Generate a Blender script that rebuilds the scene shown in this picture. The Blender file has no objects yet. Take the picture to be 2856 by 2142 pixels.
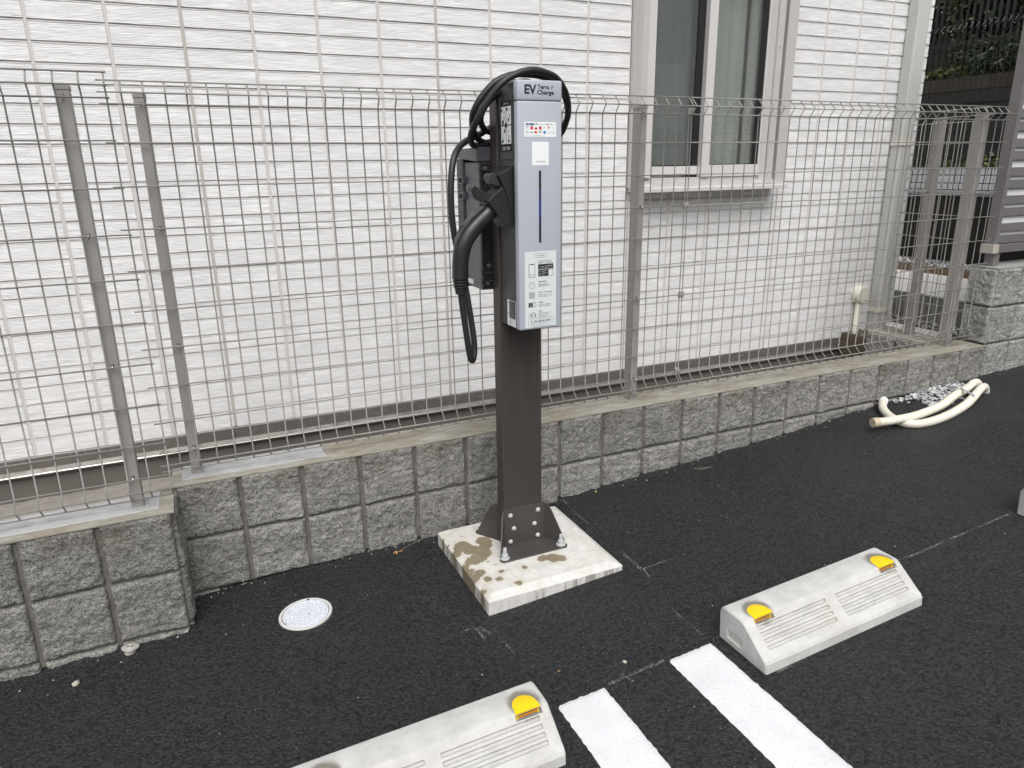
import bpy, bmesh, math, random
from mathutils import Vector, Matrix, noise
R = math.radians
random.seed(7)
SC = bpy.context.scene
COL = SC.collection

# ------------------------------------------------------------------ camera
cam_d = bpy.data.cameras.new('camera')
cam = bpy.data.objects.new('camera', cam_d)
COL.objects.link(cam)
cam_d.sensor_fit = 'HORIZONTAL'
cam_d.sensor_width = 36.0
cam_d.lens = 1992.7 / 2856.0 * 36.0
cam_d.clip_start = 0.05
cam_d.clip_end = 2000


def cam_axes(yaw, pitch, roll):
    f = Vector((math.sin(yaw) * math.cos(pitch), math.cos(yaw) * math.cos(pitch), math.sin(pitch)))
    r = Vector((math.cos(yaw), -math.sin(yaw), 0))
    u = r.cross(f)
    cr, sr = math.cos(roll), math.sin(roll)
    return r * cr + u * sr, u * cr - r * sr, f


_r, _u, _f = cam_axes(R(24.33785), R(-17.0077), R(-0.83794))
CAM = Vector((0.1329, -2.3916, 1.1785))
cam.matrix_world = Matrix(((_r.x, _u.x, -_f.x, CAM.x), (_r.y, _u.y, -_f.y, CAM.y), (_r.z, _u.z, -_f.z, CAM.z), (0, 0, 0, 1)))
SC.camera = cam
SC.render.resolution_x, SC.render.resolution_y = 1024, 768

# ------------------------------------------------------------------ sky, sun, exposure (overcast)
SUN_EL, SUN_AZ = R(54), R(196)      # azimuth from +Y, clockwise
w = bpy.data.worlds.new('World')
SC.world = w
w.use_nodes = True
nt = w.node_tree
nt.nodes.clear()
sky = nt.nodes.new('ShaderNodeTexSky')
sky.sky_type = 'NISHITA'
sky.sun_disc = False
sky.sun_elevation = SUN_EL
sky.sun_rotation = SUN_AZ
sky.air_density = 1.0
sky.dust_density = 6.0
sky.ozone_density = 1.0
hsv = nt.nodes.new('ShaderNodeHueSaturation')
hsv.inputs['Saturation'].default_value = 0.22
bg = nt.nodes.new('ShaderNodeBackground')
bg.inputs['Strength'].default_value = 0.13
wo = nt.nodes.new('ShaderNodeOutputWorld')
nt.links.new(sky.outputs[0], hsv.inputs['Color'])
nt.links.new(hsv.outputs[0], bg.inputs['Color'])
nt.links.new(bg.outputs[0], wo.inputs['Surface'])
sun_d = bpy.data.lights.new('sun', 'SUN')
sun_d.energy = 0.9
sun_d.angle = R(50)
sun_d.color = (1.0, 0.99, 0.975)
sun = bpy.data.objects.new('sun', sun_d)
COL.objects.link(sun)
sdir = Vector((math.sin(SUN_AZ) * math.cos(SUN_EL), math.cos(SUN_AZ) * math.cos(SUN_EL), math.sin(SUN_EL)))
sun.rotation_euler = sdir.to_track_quat('Z', 'Y').to_euler()
SC.view_settings.view_transform = 'Standard'
SC.view_settings.look = 'None'
SC.view_settings.gamma = 1.0
SC.view_settings.use_curve_mapping = False
SC.view_settings.exposure = 0.30
SC.render.engine = 'CYCLES'


# ------------------------------------------------------------------ material helpers
def lin(r, g, b):
    def c(v):
        v /= 255.0
        return v / 12.92 if v <= 0.04045 else ((v + 0.055) / 1.055) ** 2.4
    return (c(r), c(g), c(b), 1.0)


class NT:
    def __init__(s, name):
        s.m = bpy.data.materials.new(name)
        s.m.use_nodes = True
        s.t = s.m.node_tree
        s.b = s.t.nodes['Principled BSDF']
        s.out = s.t.nodes['Material Output']

    def n(s, typ, **kw):
        nd = s.t.nodes.new('ShaderNode' + typ)
        for k, v in kw.items():
            if k.startswith('i_'):
                key = k[2:]
                key = int(key) if key.isdigit() else key.replace('_', ' ')
                s.set(nd.inputs[key], v)
            else:
                setattr(nd, k, v)
        return nd

    def set(s, sock, v):
        if isinstance(v, bpy.types.NodeSocket):
            s.t.links.new(v, sock)
        else:
            sock.default_value = v

    def pos(s, scale=(1, 1, 1), loc=(0, 0, 0), rot=(0, 0, 0), src=None):
        mp = s.n('Mapping')
        s.t.links.new(src if src is not None else s.n('NewGeometry').outputs['Position'], mp.inputs['Vector'])
        mp.inputs['Scale'].default_value = scale
        mp.inputs['Location'].default_value = loc
        mp.inputs['Rotation'].default_value = rot
        return mp.outputs[0]

    def noise(s, vec, scale, detail=4, rough=0.55, dist=0.0):
        nd = s.n('TexNoise', i_Vector=vec, i_Scale=scale, i_Detail=detail, i_Roughness=rough, i_Distortion=dist)
        return nd.outputs['Fac']

    def vor(s, vec, scale, feature='F1', out='Distance', rnd=1.0):
        nd = s.n('TexVoronoi', feature=feature)
        s.set(nd.inputs['Vector'], vec)
        nd.inputs['Scale'].default_value = scale
        nd.inputs['Randomness'].default_value = rnd
        return nd.outputs[out]

    def vor2(s, vec, scale):
        nd = s.n('TexVoronoi', feature='F1')
        s.set(nd.inputs['Vector'], vec)
        nd.inputs['Scale'].default_value = scale
        return nd.outputs['Distance'], nd.outputs['Color']

    def ramp(s, fac, stops, interp='LINEAR'):
        nd = s.n('ValToRGB')
        cr = nd.color_ramp
        cr.interpolation = interp
        while len(cr.elements) < len(stops):
            cr.elements.new(0.5)
        for e, (p, c) in zip(cr.elements, stops):
            e.position = p
            e.color = c if isinstance(c, tuple) else (c, c, c, 1)
        s.set(nd.inputs[0], fac)
        return nd.outputs[0]

    def math(s, op, a, b=0.0, clamp=False):
        nd = s.n('Math', operation=op, use_clamp=clamp)
        s.set(nd.inputs[0], a)
        s.set(nd.inputs[1], b)
        return nd.outputs[0]

    def mix(s, fac, a, b, mode='MIX'):
        nd = s.n('MixRGB', blend_type=mode)
        s.set(nd.inputs[0], fac)
        s.set(nd.inputs[1], a)
        s.set(nd.inputs[2], b)
        return nd.outputs[0]

    def bump(s, h, strength=0.5, dist=0.002, normal=None):
        nd = s.n('Bump', i_Height=h, i_Strength=strength, i_Distance=dist)
        if normal is not None:
            s.t.links.new(normal, nd.inputs['Normal'])
        return nd.outputs[0]

    def fin(s, color=None, rough=None, normal=None, metallic=None, spec=None, coat=None):
        b = s.b
        for key, v in (('Base Color', color), ('Roughness', rough), ('Normal', normal), ('Metallic', metallic), ('Specular IOR Level', spec), ('Coat Weight', coat)):
            if v is not None:
                s.set(b.inputs[key], v)
        return s.m


def simple(name, col, rough=0.5, var=0.12, vscale=6.0, bump=0.0, bscale=300.0, bdist=0.0005, metallic=0.0, spec=0.5, dirt=None):
    t = NT(name)
    p = t.pos()
    n1 = t.noise(p, vscale, 5, 0.6)
    lo = tuple(c * (1 - var) for c in col[:3]) + (1,)
    hi = tuple(min(1, c * (1 + var)) for c in col[:3]) + (1,)
    c = t.ramp(n1, [(0.3, lo), (0.7, hi)])
    if dirt:
        n2 = t.noise(p, 23.0, 6, 0.65)
        c = t.mix(t.ramp(n2, [(0.52, 0.0), (0.72, dirt[1])]), c, dirt[0])
    r = t.ramp(t.noise(p, vscale * 3, 3), [(0.3, max(0.02, rough - 0.08)), (0.7, min(1, rough + 0.08))])
    nrm = None
    if bump:
        nrm = t.bump(t.noise(p, bscale, 3, 0.6), bump, bdist)
    return t.fin(c, r, nrm, metallic, spec)


M = {}


def build_materials():
    # --- asphalt
    t = NT('asphalt')
    p = t.pos()
    v1, vc = t.vor2(p, 150.0)
    n0 = t.noise(p, 1.1, 5, 0.65)
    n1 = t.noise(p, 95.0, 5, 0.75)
    sepc = t.n('SeparateColor', i_0=vc)
    base = t.ramp(n0, [(0.3, lin(27, 27, 29)), (0.7, lin(46, 46, 49))])
    base = t.mix(t.ramp(sepc.outputs[0], [(0.0, 0.0), (1.0, 0.75)]), base, lin(60, 59, 62))
    base = t.mix(t.ramp(n1, [(0.41, 0.95), (0.53, 0.0)]), base, lin(8, 8, 9))  # shade in the pits put into the colour
    # sparse pale grains
    s3 = sepc
    d3 = v1
    grain = t.math('MULTIPLY', t.ramp(s3.outputs[1], [(0.984, 0.0), (0.99, 1.0)]), t.ramp(d3, [(0.15, 1.0), (0.35, 0.0)]))
    base = t.mix(t.math('MULTIPLY', grain, 0.6), base, lin(140, 138, 134))
    d4, n4 = t.vor2(p, 42.0)
    s4 = t.n('SeparateColor', i_0=n4)
    gr2 = t.math('MULTIPLY', t.ramp(s4.outputs[0], [(0.993, 0.0), (0.995, 1.0)]), t.ramp(d4, [(0.08, 1.0), (0.16, 0.0)]))
    base = t.mix(t.math('MULTIPLY', gr2, 0.8), base, lin(190, 186, 178))
    h = t.math('ADD', t.math('MULTIPLY', v1, -0.9), t.math('MULTIPLY', n1, 1.5))
    nb = t.bump(h, 1.0, 0.0042)
    rr = t.ramp(t.noise(p, 3.0, 4), [(0.3, 0.52), (0.75, 0.7)])
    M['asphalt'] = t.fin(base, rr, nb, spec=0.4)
    # --- white road paint
    t = NT('road_paint')
    p = t.pos()
    n1 = t.noise(p, 140.0, 4, 0.7)
    c = t.ramp(t.noise(p, 9.0, 5), [(0.3, lin(212, 215, 218)), (0.7, lin(224, 226, 229))])
    c = t.mix(t.ramp(t.noise(p, 210.0, 3, 0.7), [(0.60, 0.0), (0.70, 0.45)]), c, lin(120, 121, 123))
    c = t.mix(t.ramp(t.noise(p, 3.2, 5, 0.6), [(0.52, 0.0), (0.72, 0.22)]), c, lin(150, 150, 148))
    M['paint'] = t.fin(c, 0.62, t.bump(t.math('ADD', n1, t.vor(p, 260.0)), 0.55, 0.0022), spec=0.35)
    # --- chalk
    t = NT('chalk_scuff')
    p = t.pos()
    tr = t.n('BsdfTransparent')
    mx = t.n('MixShader')
    fac = t.math('MULTIPLY', t.ramp(t.noise(p, 240.0, 3, 0.7), [(0.47, 0.0), (0.6, 1.0)]), t.ramp(t.noise(p, 14.0, 3, 0.6), [(0.4, 0.12), (0.62, 0.85)]))
    t.set(mx.inputs[0], fac)
    t.set(t.b.inputs['Base Color'], lin(160, 160, 158))
    t.set(t.b.inputs['Roughness'], 0.9)
    t.t.links.new(tr.outputs[0], mx.inputs[1])
    t.t.links.new(t.b.outputs[0], mx.inputs[2])
    t.t.links.new(mx.outputs[0], t.out.inputs['Surface'])
    M['chalk'] = t.m
    # --- siding tile (brushed, deep horizontal grain)
    t = NT('siding_tile')
    oi = t.n('ObjectInfo')
    geo = t.n('NewGeometry')
    rnd = t.math('ADD', t.math('MULTIPLY', oi.outputs['Random'], 31.0), t.math('MULTIPLY', geo.outputs['Random Per Island'], 37.0))
    cmb = t.n('CombineXYZ', i_0=rnd, i_1=t.math('MULTIPLY', rnd, 1.7), i_2=t.math('MULTIPLY', rnd, 2.3))
    va = t.n('VectorMath', operation='ADD')
    t.t.links.new(geo.outputs['Position'], va.inputs[0])
    t.t.links.new(cmb.outputs[0], va.inputs[1])
    src = va.outputs[0]
    warp = t.noise(t.pos((7, 7, 16), src=src), 1.0, 3, 0.6)
    wv = t.n('CombineXYZ', i_2=t.math('MULTIPLY', t.math('SUBTRACT', warp, 0.5), 0.010))
    vb = t.n('VectorMath', operation='ADD')
    t.t.links.new(src, vb.inputs[0])
    t.t.links.new(wv.outputs[0], vb.inputs[1])
    wt = t.n('TexWave', wave_type='BANDS', bands_direction='Z', wave_profile='SIN')
    t.set(wt.inputs['Vector'], t.pos((0.07, 0.07, 1), src=vb.outputs[0]))
    for k_, v_ in (('Scale', 62.0), ('Distortion', 5.5), ('Detail', 2.0), ('Detail Scale', 0.9), ('Detail Roughness', 0.6)):
        wt.inputs[k_].default_value = v_
    keep = t.ramp(t.noise(t.pos((9, 9, 120), src=vb.outputs[0]), 1.0, 2, 0.6), [(0.34, 0.15), (0.58, 1.0)])
    g1 = t.math('SUBTRACT', 1.0, t.math('MULTIPLY', t.ramp(wt.outputs['Fac'], [(0.06, 1.0), (0.34, 0.0)]), keep))
    g2 = t.noise(t.pos((16, 16, 480), src=vb.outputs[0]), 1.0, 1, 0.5)
    # torn patches
    n5 = t.noise(t.pos((16, 16, 42), src=src), 1.0, 3, 0.6)
    n6 = t.noise(t.pos((60, 60, 130), src=src), 1.0, 3, 0.75)
    patch = t.ramp(n5, [(0.56, 0.0), (0.64, 1.0)])
    hh = t.math('ADD', g1, t.math('MULTIPLY', g2, 0.15))
    hh = t.math('ADD', hh, t.math('MULTIPLY', t.math('MULTIPLY', patch, n6), 0.8))
    nb = t.bump(hh, 0.7, 0.0024)
    c = t.ramp(t.noise(t.pos(src=src), 2.0, 3), [(0.3, lin(238, 238, 239)), (0.7, lin(244, 244, 244))])
    c = t.mix(t.ramp(g1, [(0.1, 0.6), (0.85, 0.0)]), c, lin(170, 169, 170))
    M['tile'] = t.fin(c, 0.55, nb, spec=0.35)
    M['grout'] = simple('siding_joint', lin(212, 210, 208), 0.8, 0.05, 4, 0.3, 200, 0.0008)
    M['vjoint'] = simple('vertical_joint', lin(203, 200, 197), 0.7, 0.04, 4, 0.3, 200, 0.0008)
    M['sealant'] = simple('joint_sealant', lin(184, 180, 174), 0.6, 0.05, 9, 0.25, 90, 0.001)
    # --- split face block
    def block(name, d, m, l, stain):
        t = NT(name)
        oi = t.n('ObjectInfo')
        p = t.pos()
        n1 = t.noise(p, 120.0, 5, 0.8)
        n2 = t.noise(p, 34.0, 5, 0.65)
        v, vcl = t.vor2(p, 170.0)
        vcol = t.n('SeparateColor', i_0=vcl)
        c = t.ramp(n1, [(0.34, d), (0.5, m), (0.68, l)])
        c = t.mix(t.ramp(n2, [(0.38, 0.5), (0.55, 0.0)]), c, d)
        c = t.mix(t.math('MULTIPLY', t.ramp(vcol.outputs[0], [(0.9, 0.0), (0.95, 0.6)]), t.ramp(v, [(0.25, 1.0), (0.5, 0.0)])), c, lin(205, 203, 198))
        c = t.mix(t.math('MULTIPLY', t.ramp(vcol.outputs[1], [(0.88, 0.0), (0.94, 0.75)]), t.ramp(v, [(0.3, 1.0), (0.55, 0.0)])), c, lin(30, 29, 28))
        # moss / rust stain running below the coping, with a shape of its own
        z = t.n('SeparateXYZ', i_0=p).outputs[2]
        run = t.math('MULTIPLY', t.ramp(t.math('ADD', z, t.math('MULTIPLY', t.math('SUBTRACT', t.noise(p, 9.0, 5, 0.65), 0.5), 0.22)), [(0.10, 0.0), (0.22, 1.0)]), t.ramp(t.noise(p, 5.0, 4), [(0.44, 0.0), (0.64, stain)]))
        c = t.mix(run, c, lin(82, 70, 48))
        # pale lime bloom
        c = t.mix(t.ramp(t.noise(p, 4.3, 5, 0.6), [(0.56, 0.0), (0.75, 0.45)]), c, lin(182, 180, 175))
        tint = t.ramp(oi.outputs['Random'], [(0.0, 0.90), (1.0, 1.12)])
        c = t.mix(1.0, c, tint, 'MULTIPLY')
        nb = t.bump(t.math('ADD', t.math('MULTIPLY', n1, 1.2), t.math('MULTIPLY', v, -0.5)), 1.0, 0.006)
        return t.fin(c, 0.9, nb, spec=0.25)
    M['block'] = block('split_face_block', lin(104, 103, 99), lin(150, 149, 144), lin(182, 181, 176), 0.65)
    M['block_new'] = block('split_face_block_pale', lin(122, 123, 120), lin(168, 169, 166), lin(200, 200, 197), 0.12)
    M['mortar'] = simple('mortar_joint', lin(106, 104, 98), 0.9, 0.15, 30, 0.5, 160, 0.0015, dirt=(lin(62, 58, 52), 0.6))
    # --- coping
    t = NT('coping_mortar')
    p = t.pos()
    n1 = t.noise(p, 6.0, 6, 0.62)
    n2 = t.noise(t.pos((3, 10, 3)), 4.0, 5, 0.6)
    c = t.ramp(n2, [(0.3, lin(128, 124, 113)), (0.5, lin(148, 144, 133)), (0.72, lin(164, 163, 157))])
    c = t.mix(t.ramp(n1, [(0.5, 0.0), (0.7, 0.6)]), c, lin(122, 110, 84))
    c = t.mix(t.ramp(t.noise(p, 60.0, 4), [(0.6, 0.0), (0.75, 0.35)]), c, lin(110, 105, 95))
    M['coping'] = t.fin(c, 0.75, t.bump(t.noise(p, 120.0, 4, 0.6), 0.35, 0.001), spec=0.35)
    t = NT('fresh_mortar')
    p = t.pos()
    c = t.ramp(t.noise(t.pos((6, 14, 6)), 2.0, 6, 0.65), [(0.3, lin(148, 148, 146)), (0.6, lin(174, 176, 178)), (0.75, lin(156, 150, 140))])
    M['fresh_mortar'] = t.fin(c, 0.7, t.bump(t.noise(p, 90.0, 4, 0.6), 0.35, 0.0012))
    # --- concretes
    M['concrete'] = simple('cast_concrete', lin(150, 149, 145), 0.85, 0.14, 5, 0.4, 120, 0.0012, dirt=(lin(96, 94, 88), 0.5))
    M['concrete_pale'] = simple('pale_concrete', lin(238, 236, 232), 0.8, 0.05, 4, 0.3, 120, 0.001, dirt=(lin(206, 198, 182), 0.4))
    M['rough_fill'] = simple('rough_mortar_fill', lin(150, 145, 137), 0.95, 0.16, 20, 1.0, 130, 0.006)
    M['wet_wall'] = simple('dark_wet_concrete', lin(38, 37, 36), 0.8, 0.3, 3, 0.5, 60, 0.003, dirt=(lin(58, 46, 34), 0.7))
    M['mossy_block'] = simple('dark_mossy_block', lin(44, 43, 42), 0.85, 0.3, 4, 0.6, 70, 0.003, dirt=(lin(74, 66, 44), 0.6))
    M['mossy_cap'] = simple('brown_mossy_block', lin(60, 55, 47), 0.85, 0.3, 5, 0.6, 70, 0.003, dirt=(lin(70, 72, 40), 0.7))
    M['road'] = simple('road_concrete', lin(134, 135, 137), 0.85, 0.12, 3, 0.3, 60, 0.002)
    M['soil'] = simple('soil', lin(96, 86, 72), 0.95, 0.2, 8, 0.8, 60, 0.006)
    M['timber_edge'] = simple('brown_edging', lin(122, 104, 84), 0.8, 0.2, 10, 0.4, 80, 0.002)
    # --- slab with water marks
    t = NT('slab_concrete')
    p = t.pos()
    n1 = t.noise(p, 26.0, 6, 0.7)
    wn = t.n('TexNoise', i_Vector=p, i_Scale=38.0, i_Detail=4.0, i_Roughness=0.6)
    wv = t.n('VectorMath', operation='SCALE')
    sb = t.n('VectorMath', operation='SUBTRACT')
    t.t.links.new(wn.outputs['Color'], sb.inputs[0])
    sb.inputs[1].default_value = (0.5, 0.5, 0.5)
    t.t.links.new(sb.outputs[0], wv.inputs[0])
    wv.inputs['Scale'].default_value = 0.028
    ad = t.n('VectorMath', operation='ADD')
    t.t.links.new(p, ad.inputs[0])
    t.t.links.new(wv.outputs[0], ad.inputs[1])
    q = ad.outputs[0]
    blobs = [(0.905, -0.228, 0.034), (0.925, -0.262, 0.032), (0.955, -0.30, 0.036), (0.93, -0.325, 0.03), (0.903, -0.336, 0.026), (0.982, -0.262, 0.026),
             (0.968, -0.44, 0.0105), (0.99, -0.443, 0.004), (1.046, -0.451, 0.012), (0.905, -0.464, 0.0155), (0.943, -0.478, 0.014), (0.99, -0.527, 0.0125),
             (0.895, -0.418, 0.022), (0.868, -0.425, 0.024), (0.862, -0.35, 0.022), (0.868, -0.385, 0.02), (1.165, -0.44, 0.026), (1.185, -0.452, 0.022), (1.13, -0.425, 0.02), (0.866, -0.51, 0.014), (0.862, -0.13, 0.012),
             (0.868, -0.177, 0.005), (1.017, -0.124, 0.006), (0.931, -0.159, 0.004), (0.99, -0.225, 0.03), (0.878, -0.25, 0.02), (0.95, -0.362, 0.004), (0.965, -0.392, 0.003)]
    acc = None
    for (bx, by, br) in blobs:
        mp = t.n('VectorMath', operation='SUBTRACT')
        t.t.links.new(q, mp.inputs[0])
        mp.inputs[1].default_value = (bx, by, 0)
        mu = t.n('VectorMath', operation='MULTIPLY')
        t.t.links.new(mp.outputs[0], mu.inputs[0])
        mu.inputs[1].default_value = (1, 1, 0)
        ln = t.n('VectorMath', operation='LENGTH')
        t.t.links.new(mu.outputs[0], ln.inputs[0])
        v = t.math('SUBTRACT', br, ln.outputs['Value'])
        acc = v if acc is None else t.math('MAXIMUM', acc, v)
    mask = t.ramp(t.math('ADD', t.math('MULTIPLY', acc, 120.0), 0.5, True), [(0.2, 0.0), (0.75, 1.0)])
    halo = t.ramp(t.math('ADD', t.math('MULTIPLY', acc, 22.0), 0.6, True), [(0.0, 0.0), (0.6, 0.35)])
    c = t.ramp(n1, [(0.3, lin(190, 189, 185)), (0.55, lin(210, 209, 206)), (0.75, lin(217, 217, 215))])
    c = t.mix(t.ramp(t.noise(p, 7.0, 5), [(0.5, 0.0), (0.75, 0.5)]), c, lin(190, 184, 168))
    c = t.mix(halo, c, lin(184, 173, 145))
    c = t.mix(t.math('MULTIPLY', mask, 0.92), c, t.ramp(n1, [(0.3, lin(114, 104, 82)), (0.7, lin(134, 123, 100))]))
    z = t.n('SeparateXYZ', i_0=t.n('NewGeometry').outputs['True Normal']).outputs[2]
    drip = t.math('MULTIPLY', t.ramp(t.noise(t.pos((28, 28, 2)), 1.0, 4, 0.7), [(0.5, 0.0), (0.6, 0.7)]), t.ramp(z, [(0.1, 1.0), (0.4, 0.0)]))
    c = t.mix(drip, c, lin(120, 116, 106))
    rr = t.ramp(mask, [(0.0, 0.85), (1.0, 0.4)])
    M['slab'] = t.fin(c, rr, t.bump(t.noise(p, 160.0, 5, 0.7), 0.4, 0.001), spec=0.35)
    # --- wheel stop
    t = NT('wheel_stop_concrete')
    tc = t.n('TexCoord').outputs['Object']
    n1 = t.noise(t.pos(src=tc, scale=(1, 1.6, 1)), 14.0, 6, 0.65)
    c = t.ramp(n1, [(0.3, lin(178, 178, 176)), (0.55, lin(197, 197, 195)), (0.75, lin(207, 208, 208))])
    c = t.mix(t.ramp(t.noise(tc, 5.0, 4), [(0.5, 0.0), (0.72, 0.5)]), c, lin(180, 177, 169))
    # soot marks round the reflector pockets
    acc = None
    wn = t.noise(tc, 40.0, 4, 0.7)
    for rx in (0.072, 0.56):
        sb = t.n('VectorMath', operation='SUBTRACT')
        t.t.links.new(tc, sb.inputs[0])
        sb.inputs[1].default_value = (rx, -0.072, 0.1)
        mu = t.n('VectorMath', operation='MULTIPLY')
        t.t.links.new(sb.outputs[0], mu.inputs[0])
        mu.inputs[1].default_value = (1, 1.0, 0.5)
        ln = t.n('VectorMath', operation='LENGTH')
        t.t.links.new(mu.outputs[0], ln.inputs[0])
        v = t.math('SUBTRACT', 0.047, t.math('ADD', ln.outputs['Value'], t.math('MULTIPLY', t.math('SUBTRACT', wn, 0.5), 0.02)))
        acc = v if acc is None else t.math('MAXIMUM', acc, v)
    soot = t.ramp(t.math('MULTIPLY', acc, 45.0, True), [(0.0, 0.0), (0.6, 0.75)])
    c = t.mix(soot, c, lin(92, 84, 70))
    spk = t.ramp(t.noise(tc, 170.0, 3, 0.7), [(0.66, 0.0), (0.74, 0.4)])
    c = t.mix(spk, c, lin(120, 116, 108))
    M['stop'] = t.fin(c, 0.8, t.bump(t.noise(tc, 150.0, 5, 0.7), 0.4, 0.001), spec=0.35)
    M['yellow'] = simple('yellow_plastic', lin(247, 205, 16), 0.4, 0.06, 20)
    t = NT('amber_reflector')
    p = t.pos()
    M['amber'] = t.fin(t.ramp(t.vor(p, 260.0), [(0.1, lin(214, 120, 10)), (0.7, lin(240, 160, 30))]), 0.2, t.bump(t.vor(p, 260.0), 0.6, 0.001))
    # --- metals, plastics
    M['fence'] = simple('fence_grey', lin(146, 144, 140), 0.45, 0.05, 9, metallic=0.1)
    M['wire'] = simple('wire_grey', lin(150, 148, 144), 0.42, 0.06, 12, metallic=0.1)
    M['chrome'] = simple('bright_steel', lin(200, 198, 194), 0.25, 0.08, 30, metallic=0.9)
    M['hole'] = simple('dark_opening', lin(24, 23, 22), 0.8, 0.1, 20)
    M['black_wire'] = simple('black_fence_paint', lin(20, 20, 21), 0.45, 0.1, 9)
    M['bar_paint'] = simple('dark_bar_paint', lin(62, 61, 60), 0.5, 0.1, 9)
    t = NT('bronze_post')
    p = t.pos()
    g = t.noise(t.pos((220, 220, 3)), 1.0, 3, 0.6)
    c = t.ramp(g, [(0.3, lin(66, 60, 58)), (0.7, lin(83, 76, 73))])
    c = t.mix(t.ramp(t.noise(p, 260.0, 2), [(0.62, 0.0), (0.72, 0.3)]), c, lin(112, 104, 98))
    c = t.mix(t.ramp(t.noise(t.pos((6, 6, 1.2)), 1.0, 4), [(0.45, 0.0), (0.7, 0.35)]), c, lin(50, 46, 45))
    M['bronze'] = t.fin(c, 0.5, t.bump(g, 0.15, 0.0005), metallic=0.3)
    M['bracket'] = simple('bracket_paint', lin(76, 73, 72), 0.42, 0.07, 7, metallic=0.2)
    M['bolt'] = simple('galvanised_bolt', lin(222, 220, 216), 0.35, 0.1, 60, metallic=0.5)
    M['cap_plastic'] = simple('grey_bolt_cap', lin(172, 176, 176), 0.45, 0.04, 40)
    M['panel'] = simple('silver_blue_panel', lin(176, 181, 191), 0.38, 0.015, 3)
    M['body'] = simple('charcoal_body', lin(54, 53, 54), 0.45, 0.06, 5, 0.15, 500, 0.0003)
    M['rubber'] = simple('black_rubber', lin(38, 38, 39), 0.42, 0.12, 30, 0.12, 300, 0.0003)
    t = NT('black_plastic')
    p = t.pos()
    drop = t.ramp(t.vor(p, 95.0), [(0.04, 1.0), (0.12, 0.0)])
    pick = t.n('SeparateColor', i_0=t.vor(p, 95.0, out='Color'))
    dm = t.math('MULTIPLY', drop, t.ramp(pick.outputs[0], [(0.7, 0.0), (0.72, 1.0)]))
    c = t.ramp(t.noise(p, 12.0, 4), [(0.3, lin(34, 35, 38)), (0.7, lin(46, 47, 51))])
    M['gun'] = t.fin(c, t.ramp(t.noise(p, 30.0, 4), [(0.35, 0.26), (0.7, 0.42)]), t.bump(dm, 0.6, 0.002), spec=0.5)
    M['holster'] = simple('holster_black', lin(33, 33, 35), 0.5, 0.1, 10)
    M['jbox'] = simple('grey_enclosure', lin(78, 80, 86), 0.32, 0.05, 4)
    M['jbox_dark'] = simple('dark_enclosure', lin(50, 51, 54), 0.4, 0.05, 5)
    M['white'] = simple('white_sticker', lin(240, 242, 244), 0.4, 0.02, 5)
    M['pale_sticker'] = simple('pale_notice', lin(214, 222, 222), 0.4, 0.02, 5)
    M['ink'] = simple('black_ink', lin(36, 37, 42), 0.5, 0.03, 5)
    M['ink_blue'] = simple('blue_ink', lin(38, 84, 140), 0.5, 0.03, 5)
    M['ink_red'] = simple('red_ink', lin(200, 44, 54), 0.5, 0.03, 5)
    M['ink_orange'] = simple('orange_ink', lin(236, 150, 50), 0.5, 0.03, 5)
    M['ink_sky'] = simple('sky_ink', lin(58, 128, 190), 0.5, 0.03, 5)
    M['ink_grey'] = simple('grey_ink', lin(150, 154, 160), 0.5, 0.03, 5)
    t = NT('blue_led')
    t.set(t.b.inputs['Base Color'], lin(20, 30, 90))
    t.set(t.b.inputs['Emission Color'], (0.05, 0.12, 1.0, 1))
    zz = t.n('SeparateXYZ', i_0=t.n('NewGeometry').outputs['Position']).outputs[2]
    gl = t.math('SUBTRACT', 1.0, t.math('MULTIPLY', t.math('ABSOLUTE', t.math('SUBTRACT', zz, 1.055)), 28.0), True)
    t.set(t.b.inputs['Emission Strength'], t.math('MULTIPLY', gl, 0.22))
    M['led'] = t.m
    M['alu'] = simple('champagne_frame', lin(200, 198, 195), 0.4, 0.03, 5, metallic=0.2)
    M['alu_light'] = simple('pale_frame', lin(214, 211, 210), 0.4, 0.03, 5, metallic=0.15)
    M['gasket'] = simple('black_gasket', lin(26, 26, 27), 0.5, 0.1, 9)
    M['flashing'] = simple('brown_flashing', lin(114, 109, 105), 0.25, 0.05, 6, metallic=0.2)
    M['drip'] = simple('drip_highlight_metal', lin(160, 155, 150), 0.25, 0.04, 6, metallic=0.75)  # paler than the brown flashing: sky highlight put into the colour
    M['plinth'] = simple('brown_plinth', lin(106, 101, 97), 0.45, 0.06, 6)
    M['pvc'] = simple('grey_downpipe', lin(196, 196, 192), 0.4, 0.03, 4)
    M['cream'] = simple('cream_pvc', lin(224, 220, 205), 0.45, 0.04, 9)
    M['cream2'] = simple('cream_hose', lin(224, 219, 204), 0.5, 0.05, 9)
    M['tape'] = simple('grey_tape', lin(150, 152, 156), 0.5, 0.05, 20)
    M['tan_cap'] = simple('tan_end_cap', lin(196, 182, 158), 0.5, 0.05, 20)
    M['lid'] = simple('white_cover', lin(204, 208, 216), 0.5, 0.03, 20, 0.2, 200, 0.0006)
    M['lid_rim'] = simple('white_cover_rim', lin(200, 200, 196), 0.6, 0.05, 30, 0.4, 200, 0.001)
    M['drain'] = simple('grey_drain_plastic', lin(176, 174, 168), 0.55, 0.06, 40)
    M['slat'] = simple('taupe_slat', lin(122, 120, 119), 0.42, 0.05, 5, metallic=0.2)
    M['slat_back'] = simple('pale_slat', lin(214, 214, 216), 0.5, 0.04, 5)
    M['slat_cap'] = simple('pale_bracket', lin(178, 170, 162), 0.45, 0.04, 9)
    # pebbles
    t = NT('pebble')
    geo = t.n('NewGeometry')
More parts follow.
